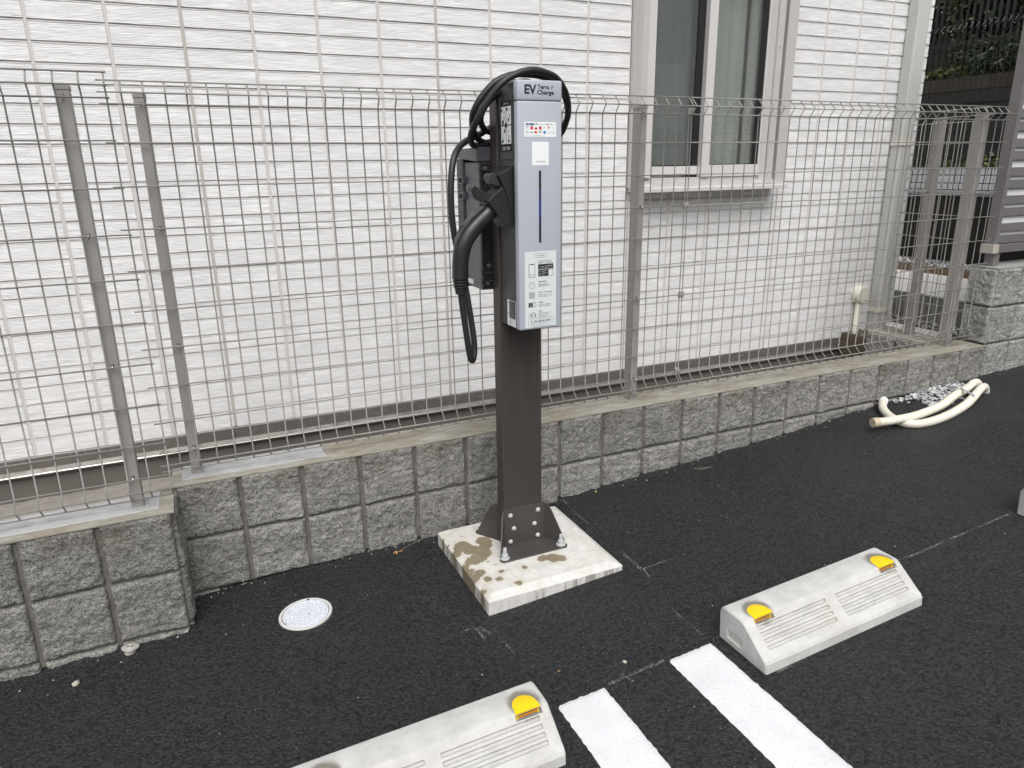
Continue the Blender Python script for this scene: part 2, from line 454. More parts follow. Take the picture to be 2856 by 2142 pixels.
    c = t.ramp(geo.outputs['Random Per Island'], [(0.0, lin(120, 124, 132)), (0.35, lin(160, 163, 168)), (0.7, lin(200, 200, 200)), (1.0, lin(226, 224, 220))])
    c = t.mix(t.ramp(t.noise(t.pos(), 180.0, 3), [(0.5, 0.0), (0.7, 0.4)]), c, lin(110, 112, 118))
    M['pebble'] = t.fin(c, 0.7, t.bump(t.noise(t.pos(), 300.0, 3), 0.3, 0.001))
    M['pebble_tan'] = simple('tan_pebble', lin(176, 170, 158), 0.8, 0.15, 60)
    # glass
    t = NT('window_glass')
    tr = t.n('BsdfTransparent', i_0=(0.972, 0.985, 0.978, 1))
    gl = t.n('BsdfGlossy')
    gl.inputs['Roughness'].default_value = 0.01
    lw = t.n('LayerWeight')
    lw.inputs[0].default_value = 0.5
    refl = t.math('ADD', 0.36, t.math('MULTIPLY', t.math('POWER', lw.outputs['Facing'], 4.0), 0.8), True)
    wav = t.bump(t.noise(t.pos(), 2.2, 2), 0.05, 0.02)
    t.t.links.new(wav, gl.inputs['Normal'])
    mx = t.n('MixShader')
    t.set(mx.inputs[0], refl)
    t.t.links.new(tr.outputs[0], mx.inputs[1])
    t.t.links.new(gl.outputs[0], mx.inputs[2])
    t.t.links.new(mx.outputs[0], t.out.inputs['Surface'])
    M['glass'] = t.m
    t = NT('insect_screen')
    tr = t.n('BsdfTransparent')
    mx = t.n('MixShader')
    mx.inputs[0].default_value = 0.25
    t.set(t.b.inputs['Base Color'], lin(112, 118, 116))
    t.set(t.b.inputs['Roughness'], 0.9)
    t.t.links.new(tr.outputs[0], mx.inputs[1])
    t.t.links.new(t.b.outputs[0], mx.inputs[2])
    t.t.links.new(mx.outputs[0], t.out.inputs['Surface'])
    M['screen'] = t.m
    M['curtain'] = simple('lace_curtain', lin(238, 242, 237), 0.9, 0.05, 8)
    M['interior'] = simple('dim_room', lin(120, 122, 118), 0.9, 0.05, 3)
    # foliage
    def leaf(name, a, b_):
        t = NT(name)
        geo = t.n('NewGeometry')
        c = t.ramp(geo.outputs['Random Per Island'], [(0.0, a), (1.0, b_)])
        t.fin(c, 0.5, None, spec=0.4)
        return t.m
    M['leaf_dark'] = leaf('evergreen_leaf', lin(20, 30, 18), lin(44, 60, 32))
    M['leaf_light'] = leaf('fresh_leaf', lin(44, 56, 30), lin(94, 106, 56))
    M['leaf_bamboo'] = leaf('bamboo_leaf', lin(22, 33, 20), lin(48, 64, 36))
    M['vine_leaf'] = leaf('vine_leaf', lin(50, 56, 38), lin(92, 96, 68))
    M['bark'] = simple('bark', lin(74, 62, 50), 0.9, 0.25, 12, 0.8, 40, 0.01)
    M['leaf_fallen'] = simple('fallen_green_leaf', lin(150, 168, 92), 0.6, 0.1, 60)
    M['leaf_dry'] = simple('dry_leaf', lin(176, 140, 92), 0.8, 0.2, 60)
    M['twig'] = simple('pale_twig', lin(150, 142, 124), 0.9, 0.1, 30)
    M['roof'] = simple('roof_tile', lin(84, 84, 88), 0.6, 0.1, 6)
    M['render_wall'] = simple('pale_render', lin(214, 212, 206), 0.85, 0.04, 2)
    M['dark_pane'] = simple('dark_pane', lin(40, 44, 50), 0.15, 0.1, 2)


build_materials()


# ------------------------------------------------------------------ mesh helpers
class MB:
    def __init__(s):
        s.v, s.f, s.mi = [], [], []
        s.cur = 0

    def add(s, vs, fs):
        o = len(s.v)
        s.v += [tuple(v) for v in vs]
        s.f += [tuple(i + o for i in f) for f in fs]
        s.mi += [s.cur] * len(fs)
        return s

    def box(s, x0, x1, y0, y1, z0, z1):
        vs = [(x0, y0, z0), (x1, y0, z0), (x1, y1, z0), (x0, y1, z0), (x0, y0, z1), (x1, y0, z1), (x1, y1, z1), (x0, y1, z1)]
        return s.add(vs, [(0, 3, 2, 1), (4, 5, 6, 7), (0, 1, 5, 4), (1, 2, 6, 5), (2, 3, 7, 6), (3, 0, 4, 7)])

    def bbox(s, x0, x1, y0, y1, z0, z1, b=0.002, seg=2):
        bm = bmesh.new()
        bmesh.ops.create_cube(bm, size=1.0)
        for v in bm.verts:
            v.co = Vector(((x0 + x1) / 2 + v.co.x * (x1 - x0), (y0 + y1) / 2 + v.co.y * (y1 - y0), (z0 + z1) / 2 + v.co.z * (z1 - z0)))
        bmesh.ops.bevel(bm, geom=bm.edges[:], offset=b, segments=seg, profile=0.5, affect='EDGES')
        s.from_bm(bm)
        return s

    def from_bm(s, bm):
        bm.verts.index_update()
        s.add([v.co[:] for v in bm.verts], [[v.index for v in f.verts] for f in bm.faces])
        bm.free()

    def prism(s, poly, axis, a, b, bev=0.0):
        """poly: 2D outline; axis x: (y,z), y: (x,z), z: (x,y); extruded from a to b"""
        def P(p, t):
            return {'x': (t, p[0], p[1]), 'y': (p[0], t, p[1]), 'z': (p[0], p[1], t)}[axis]
        if bev <= 0:
            n = len(poly)
            vs = [P(p, a) for p in poly] + [P(p, b) for p in poly]
            fs = [tuple(range(n))[::-1], tuple(range(n, 2 * n))] + [(i, (i + 1) % n, n + (i + 1) % n, n + i) for i in range(n)]
            bm = bmesh.new()
            bv = [bm.verts.new(v) for v in vs]
            for f in fs:
                bm.faces.new([bv[i] for i in f])
            bmesh.ops.recalc_face_normals(bm, faces=bm.faces[:])
            s.from_bm(bm)
            return s
        bm = bmesh.new()
        n = len(poly)
        bv = [bm.verts.new(P(p, a)) for p in poly] + [bm.verts.new(P(p, b)) for p in poly]
        fs = [tuple(range(n))[::-1], tuple(range(n, 2 * n))] + [(i, (i + 1) % n, n + (i + 1) % n, n + i) for i in range(n)]
        for f in fs:
            bm.faces.new([bv[i] for i in f])
        bmesh.ops.recalc_face_normals(bm, faces=bm.faces[:])
        bmesh.ops.bevel(bm, geom=bm.edges[:], offset=bev, segments=2, profile=0.5, affect='EDGES')
        s.from_bm(bm)
        return s

    def tube(s, pts, rad, sides=8, caps=True, closed=False):
        pts = [Vector(p) for p in pts]
        n = len(pts)
        rads = rad if isinstance(rad, (list, tuple)) else [rad] * n
        base = len(s.v)
        up = None
        for i, p in enumerate(pts):
            if closed:
                d = pts[(i + 1) % n] - pts[i - 1]
            else:
                d = pts[min(i + 1, n - 1)] - pts[max(i - 1, 0)]
            d.normalize()
            if up is None:
                up = d.orthogonal().normalized()
            else:
                up = (up - d * up.dot(d))
                up = up.normalized() if up.length > 1e-6 else d.orthogonal().normalized()
            sd = d.cross(up)
            for k in range(sides):
                a = 2 * math.pi * k / sides
                s.v.append(tuple(p + (up * math.cos(a) + sd * math.sin(a)) * rads[i]))
        m = n if closed else n - 1
        for i in range(m):
            for k in range(sides):
                a, b = base + i * sides + k, base + i * sides + (k + 1) % sides
                c, d_ = base + ((i + 1) % n) * sides + (k + 1) % sides, base + ((i + 1) % n) * sides + k
                s.f.append((a, b, c, d_))
                s.mi.append(s.cur)
        if caps and not closed:
            s.f.append(tuple(base + k for k in range(sides))[::-1])
            s.f.append(tuple(base + (n - 1) * sides + k for k in range(sides)))
            s.mi += [s.cur, s.cur]
        return s

    def lathe(s, c, prof, seg=24, axis='z'):
        """prof: list of (radius, height)"""
        base = len(s.v)
        for (r, h) in prof:
            for k in range(seg):
                a = 2 * math.pi * k / seg
                x, y = r * math.cos(a), r * math.sin(a)
                o = {'z': (x, y, h), 'y': (x, h, y), 'x': (h, x, y)}[axis]
                s.v.append((c[0] + o[0], c[1] + o[1], c[2] + o[2]))
        for i in range(len(prof) - 1):
            for k in range(seg):
                a, b = base + i * seg + k, base + i * seg + (k + 1) % seg
                s.f.append((a, b, b + seg, a + seg))
                s.mi.append(s.cur)
        s.f.append(tuple(base + k for k in range(seg)))
        s.f.append(tuple(base + (len(prof) - 1) * seg + k for k in range(seg)))
        s.mi += [s.cur, s.cur]
        return s

    def mesh(s, name, mats, smooth=False):
        me = bpy.data.meshes.new(name)
        me.from_pydata(s.v, [], s.f)
        for m in (mats if isinstance(mats, (list, tuple)) else [mats]):
            me.materials.append(M[m] if isinstance(m, str) else m)
        me.polygons.foreach_set('material_index', s.mi)
        if smooth:
            me.polygons.foreach_set('use_smooth', [True] * len(me.polygons))
            if smooth == 'auto':
                try:
                    me.set_sharp_from_angle(angle=R(35))
                except Exception:
                    pass
        me.update()
        return me


def fixnormals(me):
    bm = bmesh.new()
    bm.from_mesh(me)
    bmesh.ops.recalc_face_normals(bm, faces=bm.faces[:])
    bm.to_mesh(me)
    bm.free()


def obj(name, me, parent=None, loc=None, label=None, cat=None, group=None, kind=None):
    o = bpy.data.objects.new(name, me)
    COL.objects.link(o)
    if parent is not None:
        o.parent = parent
    if loc:
        o.location = loc
    if label:
        o['label'] = label
    if cat:
        o['category'] = cat
    if group:
        o['group'] = group
    if kind:
        o['kind'] = kind
    return o


def thing(name, label, cat, loc=(0, 0, 0), group=None):
    o = bpy.data.objects.new(name, None)
    o.empty_display_size = 0.1
    COL.objects.link(o)
    o.location = loc
    o['label'] = label
    o['category'] = cat
    if group:
        o['group'] = group
    return o


def part(name, mb, mats, parent, smooth=False, label=None, kind=None, fix=False):
    """mesh given in world coordinates, parented to a thing standing at its location"""
    me = mb.mesh(name, mats, smooth)
    if fix:
        fixnormals(me)
    o = obj(name, me, parent, label=label, kind=kind)
    off = Vector((0, 0, 0))
    q = parent
    while q is not None:
        off += q.location
        q = q.parent
    o.location = -off
    return o


def spline(pts, n=8):
    """Catmull-Rom through the points"""
    P = [Vector(p) for p in pts]
    out = []
    for i in range(len(P) - 1):
        p0, p1, p2, p3 = P[max(i - 1, 0)], P[i], P[i + 1], P[min(i + 2, len(P) - 1)]
        for k in range(n):
            t = k / n
            out.append(0.5 * ((2 * p1) + (p2 - p0) * t + (2 * p0 - 5 * p1 + 4 * p2 - p3) * t * t + (3 * p1 - p0 - 3 * p2 + p3) * t ** 3))
    out.append(P[-1])
    return out


_tc = {}


def text_geo(body, bold=0.0):
    key = (body, bold)
    if key in _tc:
        return _tc[key]
    cu = bpy.data.curves.new('t', 'FONT')
    cu.body = body
    cu.size = 1.0
    cu.resolution_u = 3
    cu.offset = bold
    o = bpy.data.objects.new('t', cu)
    COL.objects.link(o)
    dg = bpy.context.evaluated_depsgraph_get()
    dg.update()
    me = bpy.data.meshes.new_from_object(o.evaluated_get(dg))
    vs = [v.co[:2] for v in me.vertices]
    fs = [tuple(p.vertices) for p in me.polygons]
    bpy.data.objects.remove(o)
    bpy.data.meshes.remove(me)
    bpy.data.curves.remove(cu)
    _tc[key] = (vs, fs)
    return _tc[key]


def put_text(mb, body, x, z, wid, hei, mapf, bold=0.0):
    """fit text into the box with lower-left corner x,z; mapf(u,v)->3D"""
    vs, fs = text_geo(body, bold)
    if not vs:
        return
    x0 = min(v[0] for v in vs); x1 = max(v[0] for v in vs)
    y0 = min(v[1] for v in vs); y1 = max(v[1] for v in vs)
    sx = wid / max(1e-6, x1 - x0)
    sy = hei / max(1e-6, y1 - y0)
    mb.add([mapf(x + (v[0] - x0) * sx, z + (v[1] - y0) * sy) for v in vs], fs)


def rect(mb, x, z, wd, h, mapf):
    mb.add([mapf(x, z), mapf(x + wd, z), mapf(x + wd, z + h), mapf(x, z + h)], [(0, 1, 2, 3)])


def frame_rect(mb, x, z, wd, h, t, mapf):
    rect(mb, x, z, wd, t, mapf); rect(mb, x, z + h - t, wd, t, mapf)
    rect(mb, x, z + t, t, h - 2 * t, mapf); rect(mb, x + wd - t, z + t, t, h - 2 * t, mapf)


def ring(mb, cx, cz, r0, r1, mapf, seg=20, a0=0, a1=360):
    vs, fs = [], []
    for k in range(seg + 1):
        a = R(a0 + (a1 - a0) * k / seg)
        vs += [mapf(cx + r0 * math.cos(a), cz + r0 * math.sin(a)), mapf(cx + r1 * math.cos(a), cz + r1 * math.sin(a))]
    for k in range(seg):
        fs.append((2 * k, 2 * k + 1, 2 * k + 3, 2 * k + 2))
    mb.add(vs, fs)


def poly2(mb, pts, mapf):
    mb.add([mapf(*p) for p in pts], [tuple(range(len(pts)))])


# ------------------------------------------------------------------ the ground profile
GK = [(-60, -0.6), (-6, -0.42), (-2, -0.285), (-0.6, -0.238), (0.0, -0.216), (0.8, -0.190), (1.4, -0.154), (2.0, -0.115), (2.6, -0.077), (3.0, -0.046), (3.6, 0.002), (4.1, 0.024), (5.0, 0.055), (8.0, 0.1), (60, 0.1)]


def g(x):
    for i in range(len(GK) - 1):
        if x <= GK[i + 1][0]:
            x0, z0 = GK[i]; x1, z1 = GK[i + 1]
            def sl(j):
                j = max(1, min(len(GK) - 2, j))
                return (GK[j + 1][1] - GK[j - 1][1]) / (GK[j + 1][0] - GK[j - 1][0])
            h = x1 - x0
            t = (x - x0) / h
            m0 = sl(i) * h if i > 0 else 0.0
            m1 = sl(i + 1) * h
            lim = abs(z1 - z0) * 1.5
            m0 = max(-lim, min(lim, m0)); m1 = max(-lim, min(lim, m1))
            return (2 * t ** 3 - 3 * t * t + 1) * z0 + (t ** 3 - 2 * t * t + t) * m0 + (-2 * t ** 3 + 3 * t * t) * z1 + (t ** 3 - t * t) * m1
    return GK[-1][1]


def wall_y(x):
    return -0.19 if x < 0 else 0.0


def ground_z(x, y):
    z = g(x)
    if -3 < x < 6 and y > -3:
        z += 0.0025 * noise.noise(Vector((x * 2.2, y * 2.2, 3.0)))
        dw = wall_y(x) - y
        if -0.03 < dw < 0.09:
            k = max(0.0, 1 - max(0, dw) / 0.05)
            z += k * k * (0.008 + 0.012 * noise.noise(Vector((x * 9, y * 9, 1.0))) + 0.006 * noise.noise(Vector((x * 30, y * 30, 5.0))))
        # sunk re-laid strip round the charger base
        if 0.80 < x < 1.42 and -0.61 < y < 0.0:
            z -= 0.008
    return z


def build_ground():
    xs = [-60, -30, -12, -6, -3, -2] + [-1.4 + 0.024 * i for i in range(264)] + [5.2, 6, 8, 14, 30, 60]
    ys = [-60, -30, -12, -6, -4, -3, -2.4, -2.0] + [-1.7 + 0.024 * i for i in range(45)] + [-0.62 + 0.016 * i for i in range(42)] + [0.06]
    mb = MB()
    nx = len(xs)
    for y in ys:
        for x in xs:
            mb.v.append((x, y, ground_z(x, y)))
    for j in range(len(ys) - 1):
        for i in range(nx - 1):
            a = j * nx + i
            mb.f.append((a, a + 1, a + 1 + nx, a + nx))
            mb.mi.append(0)
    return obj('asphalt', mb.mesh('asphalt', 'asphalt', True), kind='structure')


asphalt = build_ground()


def ground_strip(name, pts, wid, mat, dz, parent, rough=0.0):
    """a thin sheet of constant width following the ground along a polyline"""
    mb = MB()
    P = []
    for i in range(len(pts) - 1):
        a, b = Vector(pts[i]), Vector(pts[i + 1])
        n = max(2, int((b - a).length / 0.012))
        for k in range(n if i < len(pts) - 2 else n + 1):
            P.append(a + (b - a) * k / n)
    for i, p in enumerate(P):
        d = (P[min(i + 1, len(P) - 1)] - P[max(i - 1, 0)]).normalized()
        s = Vector((-d.y, d.x))
        for sg, sd in ((-0.5, 1), (0.5, 7)):
            j = rough * (noise.noise(Vector((p.x * 55 + sd * 3, p.y * 55, sd))) + 0.6 * noise.noise(Vector((p.x * 160, p.y * 160, sd))))
            q = p + s * (wid * sg + j * (1 if sg > 0 else -1))
            mb.v.append((q.x, q.y, ground_z(q.x, q.y) + dz))
    n = len(P)
    for i in range(n - 1):
        mb.f.append((2 * i, 2 * i + 1, 2 * i + 3, 2 * i + 2)); mb.mi.append(0)
    return obj(name, mb.mesh(name, mat), parent)


def stripe(x0, x1, y0, y1):
    """thick white road paint: rough-edged low slab"""
    mb = MB()
    nx, ny = 14, int((y1 - y0) / 0.012)
    for j in range(ny + 1):
        for i in range(nx + 1):
            u, v = i / nx, j / ny
            x, y = x0 + (x1 - x0) * u, y0 + (y1 - y0) * v
            e = 0.0030 * noise.noise(Vector((x * 60, y * 60, 2))) + 0.0035 * noise.noise(Vector((x * 170, y * 170, 4)))
            if i in (0, nx):
                x += e
            if j in (0, ny):
                y += e * 1.3
            edge = i in (0, nx) or j in (0, ny)
            mb.v.append((x, y, ground_z(x, y) + (0.0045 if not edge else -0.002)))
    for j in range(ny):
        for i in range(nx):
            a = j * (nx + 1) + i
            mb.f.append((a, a + 1, a + nx + 2, a + nx + 1)); mb.mi.append(0)
    o = obj('painted_stripe', mb.mesh('painted_stripe', 'paint', True), asphalt)
    return o


stripe(1.222, 1.377, -3.6, -1.016)
stripe(0.866, 1.016, -3.6, -1.019)
for pts, wd in (([(0.752, -0.612), (1.545, -0.611)], 0.006), ([(0.799, -0.612), (0.806, -0.676)], 0.010), ([(0.812, -0.615), (0.832, -0.672)], 0.012), ([(0.848, -0.642), (0.856, -0.791)], 0.006),
                ([(1.418, -0.62), (1.42, -0.47)], 0.005), ([(1.424, -0.609), (1.405, -0.69)], 0.008), ([(1.372, -0.84), (1.374, -0.985)], 0.006), ([(1.421, -0.29), (1.419, -0.15), (1.426, -0.03)], 0.006),
                ([(1.029, -1.0195), (1.215, -1.0165)], 0.010), ([(1.384, -1.0145), (1.41, -1.0135)], 0.01), ([(2.035, -1.007), (2.775, -0.998)], 0.009), ([(1.08, -1.0), (1.092, -1.045)], 0.008),
                ([(1.445, -1.205), (1.56, -1.203)], 0.005), ([(0.797, -0.066), (0.803, -0.2)], 0.004), ([(1.42, -0.27), (1.45, -0.262)], 0.008)):
    ground_strip('chalk_line', pts, wd, 'chalk', 0.0035, asphalt, 0.0015)


# ------------------------------------------------------------------ split-face block walls
def block_mesh(seed, wx, hz, depth=0.03, mat='block', end=False):
    """rough split face towards -y, origin at centre of the joint plane"""
    mb = MB()
    n = 36
    rn = random.Random(seed)
    off = Vector((rn.uniform(0, 99), rn.uniform(0, 99), rn.uniform(0, 99)))
    hx, hh = wx / 2, hz / 2
    for j in range(n + 1):
        for i in range(n + 1):
            u, v = -1 + 2 * i / n, -1 + 2 * j / n
            x, z = u * hx, v * hh
            q = Vector((x, 0, z)) * 1.0 + off
            d = 0.006 * noise.noise(q * 9) + 0.005 * noise.noise(q * 24) - 0.007 * abs(noise.noise(q * 38)) + 0.005 * abs(noise.noise(q * 75)) + 0.0035 * noise.noise(q * 150) + 0.002
            e = max(abs(u), abs(v))
            prot = 0.013 + d
            prot += 0.004
            if e > 0.93:
                prot -= (e - 0.93) / 0.07 * 0.008
            if e > 0.99:
                x += 0.0022 * noise.noise(q * 70); z += 0.0022 * noise.noise(q * 71 + Vector((5, 5, 5)))
                prot = max(0.001, prot)
            mb.v.append((x, -max(0.0, prot), z))
    for j in range(n):
        for i in range(n):
            a = j * (n + 1) + i
            mb.f.append((a, a + 1, a + n + 2, a + n + 1)); mb.mi.append(0)
    # sides
    per = [i for i in range(n + 1)] + [(j + 1) * (n + 1) + n for j in range(n)] + [n * (n + 1) + n - 1 - i for i in range(n)] + [(n - 1 - j) * (n + 1) for j in range(n - 1)]
    b = len(mb.v)
    for k in per:
        v = mb.v[k]
        mb.v.append((v[0], depth, v[2]))
    m = len(per)
    for k in range(m):
        mb.f.append((per[k], b + k, b + (k + 1) % m, per[(k + 1) % m])); mb.mi.append(0)
    me = mb.mesh('block', mat, True)
    me.set_sharp_from_angle(angle=R(60))
    return me


BW = 0.2029
BLK = [block_mesh(s, 0.1885, 0.190) for s in range(9)]
BLKN = [block_mesh(40 + s, 0.1885, 0.196, mat='block_new') for s in range(4)]
BLKE = [block_mesh(60 + s, 0.148, 0.196, mat='block_new') for s in range(2)]


def place_block(parent, meshes, x, y, z, rot=0.0):
    o = bpy.data.objects.new('block', random.choice(meshes))
    COL.objects.link(o)
    o.parent = parent
    o.location = Vector((x, y, z)) - parent.location
    o.rotation_euler = (0, 0, rot)
    if random.random() < 0.5 and rot == 0:
        o.scale = (-1, 1, 1)
    return o


def build_walls():
    # main wall
    wl = thing('block_wall', 'long low grey split-face block wall behind the charging post, under the mesh fence', 'block wall', (0, 0, -0.2))
    part('mortar_core', MB().box(0.002, 4.056, 0.003, 0.148, -0.42, 0.1935), 'mortar', wl)
    for k in range(20):
        xc = (k + 0.5) * BW
        for zc in (0.0985, -0.1015, -0.3015):
            if zc + 0.09 < g(xc) - 0.03:
                continue
            place_block(wl, BLK, xc, 0.006, zc)
    cp = MB()
    cp.bbox(0.0, 4.058, -0.009, 0.15, 0.1928, 0.2005, 0.002)
    part('coping', cp, 'coping', wl)
    fm = MB()
    fm.bbox(0.03, 0.5, 0.026, 0.147, 0.1985, 0.2035, 0.0015)
    part('mortar_patch', fm, 'fresh_mortar', wl, label='pale fresh mortar patch on top of the wall')
    fm = MB()
    fm.bbox(0.5, 4.04, 0.03, 0.147, 0.1985, 0.2025, 0.0012)
    part('mortar_bed', fm, 'coping', wl)
    # left wall, stepped forward
    wl2 = thing('block_wall', 'short grey split-face block wall stepping forward at the left edge', 'block wall', (-0.2, -0.19, -0.22))
    part('mortar_core', MB().box(-2.84, -0.006, -0.187, -0.04, -0.5, 0.1935), 'mortar', wl2)
    for k in range(14):
        xc = -(k + 0.5) * BW
        for zc in (0.0985, -0.1015, -0.3015):
            place_block(wl2, BLK, xc, -0.184, zc)
    # rough broken end of the forward wall
    for zc in (0.0985, -0.1015, -0.3015):
        o = place_block(wl2, [block_mesh(int(90 + zc * 100), 0.172, 0.19)], -0.008, -0.092, zc, R(90))
    cp = MB()
    cp.bbox(-2.84, 0.004, -0.199, -0.04, 0.1928, 0.2005, 0.002)
    part('coping', cp, 'coping', wl2)
    fm = MB()
    fm.bbox(-2.8, -0.035, -0.162, -0.043, 0.1985, 0.2035, 0.0015)
    part('mortar_patch', fm, 'fresh_mortar', wl2, label='pale fresh mortar bed on top of the wall')
    # taller wall at the right
    wl3 = thing('block_wall', 'taller pale split-face block wall at the right edge, under the slatted screen', 'block wall', (4.06, 0, 0.0))
    part('mortar_core', MB().box(4.066, 6.1, 0.003, 0.148, -0.3, 0.6105), 'mortar', wl3)
    for k in range(10):
        xc = 4.06 + (k + 0.5) * BW
        for zc in (0.512, 0.307, 0.101, -0.101):
            if zc + 0.09 < g(xc) - 0.03:
                continue
            place_block(wl3, BLKN, xc, 0.006, zc)
    for zc in (0.512, 0.307):
        place_block(wl3, BLKE, 4.07, 0.076, zc, R(-90))
    part('coping', MB().bbox(4.058, 6.1, -0.004, 0.152, 0.611, 0.622, 0.002), 'concrete', wl3)
    # short return wall between main wall and house
    wl4 = thing('block_wall', 'short low return wall running back towards the house corner, behind the fence', 'block wall', (3.9, 0.3, 0.0))
    part('mortar_core', MB().box(3.826, 3.996, 0.152, 0.56, -0.2, 0.1935), 'mortar', wl4)
    for k in range(2):
        for zc in (0.0985, -0.1015):
            place_block(wl4, BLK, 3.828, 0.152 + (k + 0.5) * BW, zc, R(-90))
    part('coping', MB().bbox(3.818, 4.0, 0.1515, 0.562, 0.1925, 0.2005, 0.002), 'coping', wl4)


build_walls()

# ------------------------------------------------------------------ the house
D = 0.8945
TW, TH, TX, TZ = 0.2574, 0.0710, -0.2688, 0.0701
WX0, WX1, WZ0, WZ1 = 2.296, 3.278, 1.034, 2.13


def build_house():
    hs = thing('house', 'white house wall of brushed rectangular tiles with a brown base, behind the fence', 'house', (1.8, D, 0.0))
    part('wall', MB().box(-5.0, WX0 + 0.02, D + 0.0125, D + 0.16, TZ + 0.01, 5.6).box(WX1 - 0.02, 4.449, D + 0.0125, D + 0.16, TZ + 0.01, 5.6)
         .box(WX0 + 0.0205, WX1 - 0.0205, D + 0.0125, D + 0.16, TZ + 0.01, WZ0).box(WX0 + 0.0205, WX1 - 0.0205, D + 0.0125, D + 0.16, WZ1, 5.6)
         .box(4.29, 4.449, D + 0.16, D + 7, TZ + 0.01, 5.6), 'grout', hs)
    # tiles
    cols = range(-14, 19)
    rows = range(0, 50)
    cells = []
    for i in cols:
        x0, x1 = TX + i * TW + 0.0048, TX + (i + 1) * TW - 0.0048
        x1 = min(x1, 4.449)
        if x0 < -3.5 or x1 - x0 < 0.02:
            continue
        for j in rows:
            z0, z1 = TZ + j * TH + 0.004, TZ + (j + 1) * TH - 0.0042
            if j == 0:
                z0 -= 0.006
            segs = [(x0, x1, z0, z1)]
            if z1 > WZ0 - 0.004 and z0 < WZ1 + 0.004 and x1 > WX0 and x0 < WX1:
                segs = []
                if x0 < WX0 - 0.016:
                    segs.append((x0, WX0 - 0.004, z0, z1))
                if x1 > WX1 + 0.016:
                    segs.append((WX1 + 0.004, x1, z0, z1))
                a, b = max(x0, WX0 - 0.003), min(x1, WX1 + 0.003)
                if z0 < WZ0 - 0.014:
                    segs.append((a, b, z0, WZ0 - 0.005))
                if z1 > WZ1 + 0.014:
                    segs.append((a, b, WZ1 + 0.005, z1))
            for a, b, z0_, z1_ in segs:
                if b - a < 0.012:
                    continue
                c = Vector(((a + b) / 2, D, (z0_ + z1_) / 2)) - CAM
                dist = c.length
                xs_ = c.dot(_r) / c.dot(_f); ys_ = c.dot(_u) / c.dot(_f)
                inside = abs(xs_) < 0.76 and abs(ys_) < 0.56
                cells.append((0 if inside else 1, dist, a, b, z0_, z1_))
    cells.sort()

    def tile_geo(mb, a, b, z0, z1, y=0.0):
        e = 0.0016
        t = 0.0068
        k = 0.010
        vs = [(a, y + k, z0), (b, y + k, z0), (b, y + k, z1), (a, y + k, z1), (a + e, y - t, z0), (b - e, y - t, z0), (b - e, y - t, z1 - e * 1.6), (a + e, y - t, z1 - e * 1.6)]
        mb.add(vs, [(4, 5, 6, 7), (0, 1, 5, 4), (1, 2, 6, 5), (2, 3, 7, 6), (3, 0, 4, 7)])
    cache = {}
    rest = MB()
    for n, (k, dist, a, b, z0, z1) in enumerate(cells):
        if n < 300:
            key = (round(b - a, 4), round(z1 - z0, 4))
            if key not in cache:
                mb = MB()
                tile_geo(mb, -(b - a) / 2, (b - a) / 2, -(z1 - z0) / 2, (z1 - z0) / 2)
                cache[key] = mb.mesh('siding_tile', 'tile')
            o = bpy.data.objects.new('siding_tile', cache[key])
            COL.objects.link(o)
            o.parent = hs
            o.location = Vector(((a + b) / 2, D + 0.003, (z0 + z1) / 2)) - hs.location
        else:
            tile_geo(rest, a, b, z0, z1, D + 0.003)
    part('siding_tiles', rest, 'tile', hs, kind='stuff')
    # sloped floors of the horizontal joints
    hj = MB()
    for j in range(1, 51):
        zj = TZ + j * TH
        spans = [(-5.0, 4.448)]
        if zj > WZ0 - 0.012 and zj < WZ1 + 0.012:
            spans = [(-5.0, WX0 + 0.004), (WX1 - 0.004, 4.448)]
        for a, b in spans:
            hj.add([(a, D - 0.0022, zj - 0.0046), (b, D - 0.0022, zj - 0.0046), (b, D + 0.0065, zj + 0.0046), (a, D + 0.0065, zj + 0.0046)], [(0, 1, 2, 3)])
    part('horizontal_joints', hj, 'grout', hs, kind='stuff')
    # sealant beads every fourth joint
    for i in range(-12, 19):
        if i in (-2, 2, 6, 10, 14):
            continue
        x = TX + i * TW
        zs = [(TZ - 0.003, 5.5)]
        if WX0 - 0.006 < x < WX1 + 0.006:
            zs = [(TZ - 0.003, WZ0 - 0.002), (WZ1 + 0.002, 5.5)]
        mb = MB()
        for a, b in zs:
            mb.box(x - 0.0056, x + 0.0056, D - 0.0022, D + 0.004, a, b)
        part('vertical_joint', mb, 'vjoint', hs)
    for i in (-2, 2, 6, 10, 14):
        x = TX + i * TW
        mb = MB()
        top = 5.6
        if i == 10:
            mb.bbox(x - 0.0052, x + 0.0052, D - 0.001, D + 0.004, TZ, 1.03, 0.001)
        elif i == 14:
            mb.bbox(x - 0.0052, x + 0.0052, D - 0.001, D + 0.004, TZ, 5.5, 0.001)
        else:
            mb.bbox(x - 0.0058, x + 0.0058, D - 0.0035, D + 0.004, TZ, 5.5, 0.001)
        part('sealant_joint', mb, 'sealant', hs)
    # base flashing and plinth
    fl = MB()
    prof = [(D + 0.1, TZ - 0.004), (D - 0.004, TZ - 0.004), (D - 0.008, TZ - 0.008), (D - 0.008, TZ - 0.058), (D - 0.014, TZ - 0.063), (D - 0.026, TZ - 0.072), (D - 0.028, TZ - 0.078), (D - 0.0, TZ - 0.085), (D + 0.1, TZ - 0.085)]
    xs_ = [-5.0, 0.2385, 1.72, 4.45]
    for a, b in zip(xs_[:-1], xs_[1:]):
        f1 = MB()
        f1.prism(prof, 'x', a + 0.0008, b - 0.0008)
        part('base_flashing', f1, 'flashing', hs)
